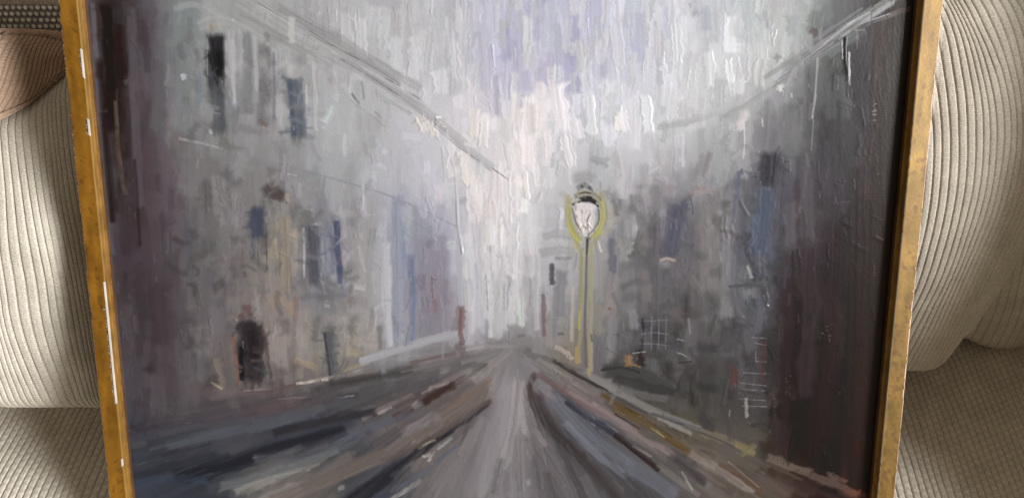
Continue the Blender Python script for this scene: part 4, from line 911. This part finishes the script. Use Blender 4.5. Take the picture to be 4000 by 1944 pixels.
def rail(p0, p1, inner, seed, gold, chips):
    """moulding from p0 to p1 (canvas coords of its OUTER edge); INNER = unit (across, up) towards the picture.
    CHIPS: (start 0..1, end 0..1, width m) of gesso showing on the inner edge"""
    r = np.random.default_rng(seed)
    L = np.hypot(*(np.array(p1) - np.array(p0)))
    n = int(L / 0.0006)
    t = np.linspace(0, 1, n)
    # profile: (distance inwards, height), colour key
    prof = [(0.0, -0.016, 'side'), (0.0, FH - 0.0011, 'side'), (0.0003, FH - 0.0003, 'oedge'), (0.0009, FH, 'oedge2')]
    for q in np.linspace(0.0016, FW - 0.0014, 9): prof.append((q, FH, 'face'))
    prof += [(FW - 0.0008, FH, 'iedge2'), (FW - 0.0004, FH - 0.0002, 'iedge'), (FW, FH - 0.0009, 'iside0'), (FW + 0.0001, FH - 0.005, 'iside0'),
             (FW + 0.0002, FH - 0.0053, 'lip'), (FW + 0.0016, FH - 0.0056, 'lip'), (FW + 0.0018, FH - 0.0062, 'deep'), (FW + 0.0019, 0.0004, 'deep'), (FW + 0.0019, -0.016, 'side')]
    m = len(prof)
    def n1(cells): return np.interp(t * cells, np.arange(cells + 1), r.random(cells + 1))
    wear_o = n1(150) * 0.5 + n1(400) * 0.3 + n1(12) * 0.6
    wear_i = n1(150) * 0.5 + n1(400) * 0.3 + n1(10) * 0.6
    blot = smooth_noise((n, 9), (28, 3), r); blot2 = smooth_noise((n, 9), (130, 5), r)
    V = np.zeros((n, m, 3)); C = np.zeros((n, m, 3))
    dirv = (np.array(p1) - np.array(p0))
    for j, (q, h, key) in enumerate(prof):
        qq = np.full(n, q); hh = np.full(n, h)
        if key == 'side': c = np.tile(BROWN * 1.2, (n, 1))
        elif key in ('oedge', 'oedge2'):
            f = sstep(0.25 if key == 'oedge' else 0.85, 0.6 if key == 'oedge' else 1.0, wear_o)[:, None]
            c = gold * 0.9 * (1 - f) + PINK * 1.3 * f
            qq = qq + np.where(wear_o > 0.86, 0.0005, 0) * (key != 'oedge2') + (n1(160) - .5) * 0.00015
            hh = hh - np.where(wear_o > 0.86, 0.0004, 0)
        elif key == 'face':
            k = j - 4
            b_ = (blot[:, k] * 0.65 + blot2[:, k] * 0.35)[:, None]
            c = gold * (0.60 + 0.8 * b_)
            dk = sstep(0.62, 0.84, blot2[:, k] * 0.7 + blot[:, 8 - k] * 0.3 + (0.22 * (1 - sstep(0.15, 0.55, t)) if seed == 4 else 0))[:, None]
            c = c * (1 - np.array([0.40, 0.45, 0.3]) * dk)
        elif key in ('iedge', 'iedge2'):
            base = GOLD2 * 1.25 if key == 'iedge' else gold
            c = np.tile(base, (n, 1))
            f = np.zeros(n)
            for a, b, w in chips:
                e = (n1(500) - 0.5) * 0.002
                inside = (t > a + e) & (t < b + e)
                if key == 'iedge' or w > 0: f = np.maximum(f, inside * 1.0)
                if w > 0 and key == 'iedge2': qq = qq - inside * w * (0.7 + 0.5 * n1(200))
            if chips and chips[0][2] < 0:      # evenly worn edge
                f = np.maximum(f, sstep(0.2, 0.5, wear_i) * (key == 'iedge') * 0.8)
            c = c * (1 - f[:, None]) + GESSO * f[:, None]
        elif key == 'iside0':
            c = np.tile(DARKGOLD, (n, 1)) * (0.7 + 0.6 * n1(60))[:, None]
        elif key == 'lip':
            f = sstep(0.5, 0.95, n1(90))[:, None]
            c = DARKGOLD * (1 - f) + GOLD * 0.8 * f
        else:
            c = np.tile(BROWN, (n, 1)) * (0.7 + 0.6 * n1(40))[:, None]
        # mitred ends
        s0 = p0 + np.outer(t, dirv) * 1.0
        along = dirv / L
        sh = qq * (1 - 2 * t)
        P = s0 + np.outer(qq, inner) + np.outer(sh, along)
        V[:, j] = P[:, 0:1] * np.array([1.0, 0, 0]) + P[:, 1:2] * VUP + hh[:, None] * NRM
        C[:, j] = c
    F = grid_faces(n, m)
    back = np.stack([np.arange(n - 1) * m, np.arange(n - 1) * m + m - 1, np.arange(1, n) * m + m - 1, np.arange(1, n) * m], -1)
    return (V.reshape(-1, 3) - PL), np.concatenate([F, back]), C.reshape(-1, 3)


Lh = YT - YB
def frac(px_y, xpx):  # 0 at the top of the rail, 1 at the bottom
    ab = to_canvas(np.array([[xpx, px_y]], float), FH)[0]
    return (YT - ab[1]) / Lh
chipsL = [(frac(138, 310), frac(258, 320), 0.0014), (frac(428, 340), frac(497, 345), 0.0018), (frac(1100, 405), frac(1215, 415), 0.0009), (frac(1205, 415), frac(1600, 460), 0.0018), (frac(1828, 485), frac(1858, 490), 0.0014)]
chipsR = [(0.3, 0.31, -1)]
rails = [((XL, YT), (XL, YB), (1, 0), 3, GOLD, chipsL), ((XR, YB), (XR, YT), (-1, 0), 4, GOLD2 * 1.05, chipsR),
         ((XL, YB), (XR, YB), (0, 1), 5, GOLD, []), ((XR, YT), (XL, YT), (0, -1), 6, GOLD2, [])]
for p0, p1, inn, sd, g, ch in rails:
    v, f, c = rail(np.array(p0), np.array(p1), np.array(inn, float), sd, g, ch)
    o = link_mesh('frame_rail', v, f, M_GILT, painting, False, c)
# backing board so that the picture is closed from behind
bv = np.array([canvas_pt(a, b, h) for h in (-0.012, -0.010) for a, b in ((XL + .012, YB + .012), (XR - .012, YB + .012), (XR - .012, YT - .012), (XL + .012, YT - .012))]) - PL
bf = np.array([[0, 3, 2, 1], [4, 5, 6, 7], [0, 1, 5, 4], [1, 2, 6, 5], [2, 3, 7, 6], [3, 0, 4, 7]])
link_mesh('backing_board', bv, bf, M_GILT, painting, False, np.tile(BROWN * 2, (8, 1)))

# ================================================================== upholstery
CORD = np.array([0.82, 0.765, 0.66])
GROOVE = np.array([0.56, 0.505, 0.41])


def wale(ph):
    """cross-section of a cord rib, 0 in the groove .. 1 on top"""
    f = np.abs((ph % 1.0) * 2 - 1)
    return np.clip(1 - f ** 4.0, 0, 1) ** 0.75


def on_surface(px, f, y_lo=-0.35, y_hi=0.6):
    """where the camera rays through PX meet the soft surface y = f(x, z)"""
    d = rays(px)
    lo = np.full(d.shape[:-1], 0.3); hi = np.full(d.shape[:-1], 1.3)
    for _ in range(40):
        mid = (lo + hi) / 2
        p = CAM + d * mid[..., None]
        front = p[..., 1] < f(p[..., 0], p[..., 2])
        lo = np.where(front, mid, lo); hi = np.where(front, hi, mid)
    return CAM + d * ((lo + hi) / 2)[..., None]


def cord_sheet(name, label, cat, ribs, idx, f, nt=420, per=12, amp=0.0012, thick=0.10, roll=(0, 0, 0, 0), hem=0.0, mat=M_CORD, tint=1.0, seed=1, parent=None, tl=None):
    """soft cushion whose cord ribs follow the curves RIBS (photo pixels); IDX = rib number of each curve"""
    r = np.random.default_rng(seed)
    R = np.stack([catmull(np.array(q, float), 40) for q in ribs])
    idx = np.array(idx, float)
    ns = int((idx[-1] - idx[0]) * per) + 1
    s = np.linspace(idx[0], idx[-1], ns)
    G = hermite(idx, R, s)                                  # ns x 40 x 2
    tt = np.linspace(0, 1, nt)
    G = np.swapaxes(hermite(np.linspace(0, 1, 40), np.swapaxes(G, 0, 1), tt), 0, 1)
    P = on_surface(G, f)
    # rolled edges: s start, s end, t start, t end (radius in metres)
    ds = np.cumsum(np.r_[0, np.linalg.norm(np.diff(P[:, nt // 2], axis=0), axis=1)])
    dt = np.cumsum(np.r_[0, np.linalg.norm(np.diff(P[ns // 2], axis=0), axis=1)])
    for k, rad in enumerate(roll):
        if rad <= 0: continue
        dd = (ds, ds[-1] - ds, dt, dt[-1] - dt)[k]
        u = np.clip(1 - dd / rad, 0, 1)
        back = rad * (1 - np.sqrt(np.maximum(1 - u * u, 0)))
        P[..., 1] += back[:, None] if k < 2 else back[None, :]
    gs = np.gradient(P, axis=0); gt = np.gradient(P, axis=1)
    nn = np.cross(gs, gt); nn /= np.linalg.norm(nn, axis=-1, keepdims=True) + 1e-12
    nn *= np.where((nn @ -AX) < 0, -1, 1)[..., None]
    wv = (smooth_noise((ns, nt), (max(2, ns // per // 2), 8), r) - 0.5) * 0.16
    ph = s[:, None] + wv
    W = wale(ph)
    if hem > 0:
        W = W + (0.8 - W) * sstep(1 - hem, 1 - hem * 0.8, tt)[None] - 0.9 * np.exp(-((tt - 1 + hem) / 0.012) ** 2)[None]
    tphase = (tl or dt[-1]) / 0.0021
    lad = 0.5 + 0.5 * np.sin(tt[None] * tphase * 2 * np.pi + (np.floor(ph) * 2.4) + 3 * smooth_noise((ns, nt), (3, 30), r))
    lad = lad * sstep(0.3, 0.9, W)
    lump = (smooth_noise((ns, nt), (5, 9), r) - 0.5) * 0.002
    fz = r.random((ns, nt)) - 0.5
    Pd = P + nn * (amp * (W - 1) + 0.00035 * (lad - 0.5) + lump + fz * 0.00012)[..., None]
    c = GROOVE + (CORD - GROOVE) * sstep(0.05, 0.75, W)[..., None]
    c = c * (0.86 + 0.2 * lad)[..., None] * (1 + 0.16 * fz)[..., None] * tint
    # back of the cushion
    sb = P[::6, ::12] + np.array([0, thick, 0])
    i6 = np.arange(0, ns, 6); j12 = np.arange(0, nt, 12)
    V = [Pd.reshape(-1, 3)]; F = [grid_faces(ns, nt)]; C = [c.reshape(-1, 3)]
    base = ns * nt
    nb_, mb_ = sb.shape[:2]
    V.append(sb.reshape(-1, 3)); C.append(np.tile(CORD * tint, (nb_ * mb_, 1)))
    F.append(grid_faces(nb_, mb_, base, True))
    # edge walls joining front and back (each with its own little curve)
    def wall(front_idx, back_idx):
        k = len(back_idx) - 1
        q = []
        for a in range(k):
            q.append([front_idx[a], front_idx[a + 1], back_idx[a + 1], back_idx[a]])
        F.append(np.array(q))
    wall([i * nt for i in i6], [base + a * mb_ for a in range(nb_)])
    wall([i * nt + j12[-1] for i in i6], [base + a * mb_ + mb_ - 1 for a in range(nb_)])
    wall([j for j in j12], [base + b for b in range(mb_)])
    wall([i6[-1] * nt + j for j in j12], [base + (nb_ - 1) * mb_ + b for b in range(mb_)])
    V = np.concatenate(V)
    o = link_mesh(name, V, np.concatenate(F), mat, parent, True, np.concatenate(C))
    if label:
        tag(o, label, cat)
        if name == 'back_cushion':
            o['group'] = 'corded back cushions on the sofa'
    return o


# soft bodies: y of the front surface as a function of x and z
def f_left(x, z):
    h = z - SEAT_Z
    y = -0.045 + 0.42 * h - 0.030 * np.sin(np.pi * np.clip(h / 0.40, -0.2, 1.2))
    return y + 0.05 * sstep(-0.362, -0.305, x) ** 1.3 + 0.12 * sstep(0.20, 0.34, h)


cord_sheet('back_cushion', 'cream corded cushion brightly lit, left of the painting on the sofa seat', 'cushion',
    [[(-330,440),(-305,640),(-280,1000),(-200,1400),(-60,1650)],
     [(-130,440),(-105,600),(-60,1000),(0,1414),(85,1652)],
     [(-40,440),(-25,640),(5,1098),(60,1350),(110,1480),(196,1650)],
     [(64,410),(72,520),(95,720),(158,1100),(200,1330),(252,1490),(312,1652)],
     [(166,350),(176,500),(200,760),(268,1100),(305,1310),(338,1470),(386,1656)],
     [(228,300),(240,520),(272,760),(332,1080),(368,1290),(392,1450),(428,1660)],
     [(290,270),(315,520),(345,760),(400,1080),(430,1290),(450,1450),(480,1664)]],
    [-7.5, 0, 3.75, 7.5, 11.25, 15, 18.75], f_left, roll=(0.03, 0.02, 0.02, 0.03), seed=5, thick=0.05)


def f_fold(x, z):
    h = z - SEAT_Z
    return 0.088 + 0.5 * (h - 0.27) + 0.05 * sstep(-0.41, -0.33, x) - 0.02 * sstep(-0.38, -0.45, x) + 0.05 * sstep(0.36, 0.44, h)


cord_sheet('throw_pillow', 'pinkish brown corded pillow, its brown partly painted shade, folded over the top of the bright left cushion', 'pillow',
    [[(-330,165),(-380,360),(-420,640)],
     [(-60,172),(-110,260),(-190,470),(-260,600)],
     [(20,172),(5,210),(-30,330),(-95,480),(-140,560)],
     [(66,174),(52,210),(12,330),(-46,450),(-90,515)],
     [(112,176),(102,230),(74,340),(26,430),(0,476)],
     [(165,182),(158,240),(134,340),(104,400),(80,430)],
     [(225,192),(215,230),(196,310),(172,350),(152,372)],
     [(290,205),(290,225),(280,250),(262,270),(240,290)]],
    [-7, 0, 2, 4, 6.5, 9.5, 13, 17], f_fold, roll=(0.02, 0.015, 0.014, 0.006), hem=0.16, tint=np.array([0.72, 0.55, 0.47]), thick=0.012, seed=8, amp=0.0014)  # brown tint puts part of the pillow's shade into its colour


def f_right(x, z):
    h = z - SEAT_Z
    y = 0.022 + 0.32 * h - 0.050 * np.sin(np.pi * np.clip(h / 0.42, -0.2, 1.2))
    return y + 0.05 * np.clip((x - 0.36) / 0.1, -0.4, 1.6) ** 2


cord_sheet('back_cushion', 'grey-cream corded cushion bulging out right of the painting, darkening to its right', 'cushion',
    [[(3400,60),(3470,240),(3500,420),(3505,600),(3490,800),(3450,1000),(3400,1200),(3330,1440)],
     [(3560,-60),(3600,150),(3630,330),(3648,560),(3638,760),(3600,960),(3545,1150),(3470,1300),(3400,1455)],
     [(3660,-60),(3748,148),(3776,286),(3794,402),(3800,559),(3785,760),(3745,931),(3688,1099),(3622,1230),(3500,1470)],
     [(3740,-60),(3864,192),(3909,340),(3928,520),(3915,668),(3880,835),(3840,940),(3768,1098),(3700,1255),(3580,1480)],
     [(3900,-60),(3985,112),(4020,260),(4040,420),(4035,600),(3990,800),(3930,940),(3850,1110),(3770,1270),(3660,1465)],
     [(4050,-60),(4130,112),(4180,300),(4190,480),(4160,640),(4080,820),(4000,960),(3905,1120),(3825,1240),(3750,1345)],
     [(4230,-60),(4310,112),(4380,300),(4380,480),(4310,640),(4180,820),(4060,980),(3960,1130),(3865,1255),(3790,1345)]],
    [-3.5, 1, 5.6, 10.2, 14.8, 19.4, 24.6], f_right, roll=(0.02, 0.035, 0.02, 0.02), thick=0.08, seed=14, tl=0.5)


def f_rback(x, z):
    h = z - SEAT_Z
    return 0.075 + 0.26 * h - 0.035 * np.sin(np.pi * np.clip(h / 0.3, -0.2, 1.2))+ 0.0 * x


cord_sheet('back_cushion', 'shadowed corded cushion at the right edge, behind the bulging grey-cream one', 'cushion',
    [[(3900,250),(3740,1050),(3700,1230),(3650,1330)],
     [(3990,250),(3860,1050),(3810,1230),(3745,1345)],
     [(4050,250),(3960,1050),(3915,1230),(3845,1385)],
     [(4110,250),(4050,1050),(4010,1240),(3935,1400)],
     [(4160,250),(4120,1050),(4090,1240),(4020,1410)],
     [(4200,250),(4170,1050),(4150,1240),(4100,1415)]],
    [-4, 0, 3, 6, 9.5, 13], f_rback, roll=(0.01, 0.03, 0.01, 0.025), thick=0.08, seed=21, tl=0.3)

# ---- sofa: seat with cord running front to back, back with a coarse woven panel
sofa = thing('sofa', 'cream corded sofa under and behind the leaning painting, with a coarsely woven back', 'sofa')
sofa.location = (0, 0.1, SEAT_Z - 0.2)
SO = np.array(sofa.location)
PER = 0.0061
sx = np.linspace(-0.62, 0.62, int(1.24 / PER * 11))
sy = np.linspace(-0.30, 0.40, 420)
X, Y = np.meshgrid(sx, sy, indexing='ij')
r = np.random.default_rng(40)
wob = (smooth_noise(X.shape, (60, 12), r) - 0.5) * 0.5
ph = (X - 0.10 * np.sign(X) * 0 - 0.12 * np.clip(X, 0, 1) * 0 + 0.02 * (Y + 0.08) * np.where(X > 0, -6.0, 1.0)) / PER + wob
Wl = wale(ph)
lad = 0.5 + 0.5 * np.sin(Y / 0.0022 * 2 * np.pi + np.floor(ph) * 2.4)
lad *= sstep(0.3, 0.9, Wl)
fz = r.random(X.shape) - 0.5
soft = -0.02 * np.clip((-0.16 - Y) / 0.14, 0, 1) ** 2 - 0.010 * np.exp(-((Y + 0.13) / 0.05) ** 2) * (1 - sstep(0.27, 0.40, np.abs(X))) + (smooth_noise(X.shape, (8, 6), r) - 0.5) * 0.006
Z = SEAT_Z + soft + 0.0013 * (Wl - 1) + 0.0003 * lad + fz * 0.0001
Vt = np.stack([X, Y, Z], -1).reshape(-1, 3)
cc = (GROOVE + (CORD - GROOVE) * sstep(0.05, 0.75, Wl)[..., None]) * (0.86 + 0.2 * lad)[..., None] * (1 + 0.16 * fz)[..., None]
nX, nY = X.shape
Vb = Vt.reshape(nX, nY, 3)[::10, ::20].copy(); Vb[..., 2] = SEAT_Z - 0.16
F = [grid_faces(nX, nY), grid_faces(*Vb.shape[:2], nX * nY, True)]
link_mesh('seat', np.concatenate([Vt, Vb.reshape(-1, 3)]) - SO, np.concatenate(F), M_CORD, sofa, True, np.concatenate([cc.reshape(-1, 3), np.tile(CORD, (Vb.shape[0] * Vb.shape[1], 1))]))

# back: plain face, slightly leaning, with the woven panel in front of it
def backy(z): return 0.215 + 0.22 * (z - SEAT_Z)
bx = np.linspace(-0.62, 0.62, 80); bz = np.linspace(SEAT_Z - 0.02, 0.34, 60)
X, Z = np.meshgrid(bx, bz, indexing='ij')
Y = backy(Z) + 0.03 * np.clip((Z - 0.24) / 0.1, 0, 1) ** 2
Vf = np.stack([X, Y, Z], -1); Vk = Vf + np.array([0, 0.14, -0.0])
link_mesh('backrest', np.concatenate([Vf.reshape(-1, 3), Vk.reshape(-1, 3)]) - SO, np.concatenate([grid_faces(80, 60), grid_faces(80, 60, 4800, True)]), M_TWEED, sofa, True, np.tile(np.array([0.36, 0.27, 0.20]), (9600, 1)))

# unseen right arm rising to a wing, added to shade right cushion and seat
ay = np.linspace(-0.48, 0.36, 150)
ang = np.linspace(0, 2 * np.pi, 120)
Ya, Ta = np.meshgrid(ay, ang, indexing='ij')
top = np.clip(0.134 + (Ya + 0.088) / 0.49, -0.065, 0.62)  # wing slope set to shade the cushions but clear the canvas
zb_ = SEAT_Z - 0.17
hz = (top - zb_) / 2
endr = np.clip((1 - np.abs((Ya + 0.06) / 0.42) ** 10), 0, 1) ** 0.5
cx_, sx_ = np.cos(Ta), np.sin(Ta)
sq = lambda v, e: np.sign(v) * np.abs(v) ** e
Xa = 0.605 + 0.095 * sq(cx_, 0.22) * (0.6 + 0.4 * endr)
Za = zb_ + hz + hz * sq(sx_, 0.22) * (0.9 + 0.1 * endr)
ca = np.tile(CORD, (Ya.size, 1))
Va = np.stack([Xa, Ya, Za], -1).reshape(-1, 3)
cap0 = np.array([[i_, (i_ + 1), 119 - (i_ + 1), 119 - i_] for i_ in range(0, 59)])
link_mesh('shade_armrest', Va - SO, np.concatenate([grid_faces(150, 120, flip=True), cap0, cap0[:, ::-1] + 149 * 120]), M_CORD, sofa, True, ca)

# woven panel: over-under blobs of pale yarn on a dark ground
p_hi = on_surface(np.array([[100., 18]]), lambda x, z: backy(z) - 0.006)[0]
zt = p_hi[2]; zb = zt - 0.075
wx = np.linspace(-0.62, 0.62, 2000); wz = np.linspace(zb, zt, 120)
X, Z = np.meshgrid(wx, wz, indexing='ij')
cellx, cellz = 0.0058, 0.0056
row = np.floor((zt - Z) / cellz)
fx = ((X / cellx + 0.5 * (row % 2)) % 1.0) * 2 - 1; fz_ = (((zt - Z) / cellz) % 1.0) * 2 - 1
rr = np.sqrt((fx / 0.8) ** 2 + (fz_ / 0.75) ** 2)
blob = np.clip(1 - rr ** 2, 0, 1) ** 0.6
Y = backy(Z) - 0.006 - blob * 0.0022
r2 = np.random.default_rng(6)
cell_t = r2.random(4000)[((np.floor(X / cellx + 0.5 * (row % 2)) * 31 + row * 17).astype(int)) % 4000]
c = np.array([0.17, 0.145, 0.12]) * (1 - sstep(0.1, 0.7, blob)[..., None]) + np.array([0.64, 0.57, 0.47]) * (0.65 + 0.6 * cell_t)[..., None] * sstep(0.1, 0.7, blob)[..., None]
Vw = np.stack([X, Y, Z], -1)
link_mesh('woven_panel', Vw.reshape(-1, 3) - SO, grid_faces(2000, 120), M_TWEED, sofa, True, c.reshape(-1, 3))

# ------------------------------------------------------------------ light
def area(name, loc, target, size, power, color):
    ld = bpy.data.lights.new(name, 'AREA')
    ld.shape = 'RECTANGLE'; ld.size, ld.size_y = size
    ld.energy = power; ld.color = color
    o = bpy.data.objects.new(name, ld)
    col.objects.link(o)
    o.location = loc
    o.rotation_euler = (Vector(target) - Vector(loc)).to_track_quat('-Z', 'Y').to_euler()
    return o


area('window_light', (2.34, -1.44, 1.22), (0, 0, 0), (0.8, 1.0), 162, (1.0, 0.99, 0.975))

w = bpy.data.worlds.new('World')
sc.world = w
w.use_nodes = True
bg = w.node_tree.nodes['Background']
bg.inputs['Color'].default_value = (1.0, 0.84, 0.64, 1)
bg.inputs['Strength'].default_value = 0.2

sc.view_settings.view_transform = 'Standard'
sc.view_settings.look = 'None'
sc.view_settings.exposure = 0
sc.view_settings.gamma = 1
sc.view_settings.use_curve_mapping = False
print('done', round(time.time() - T0, 1))
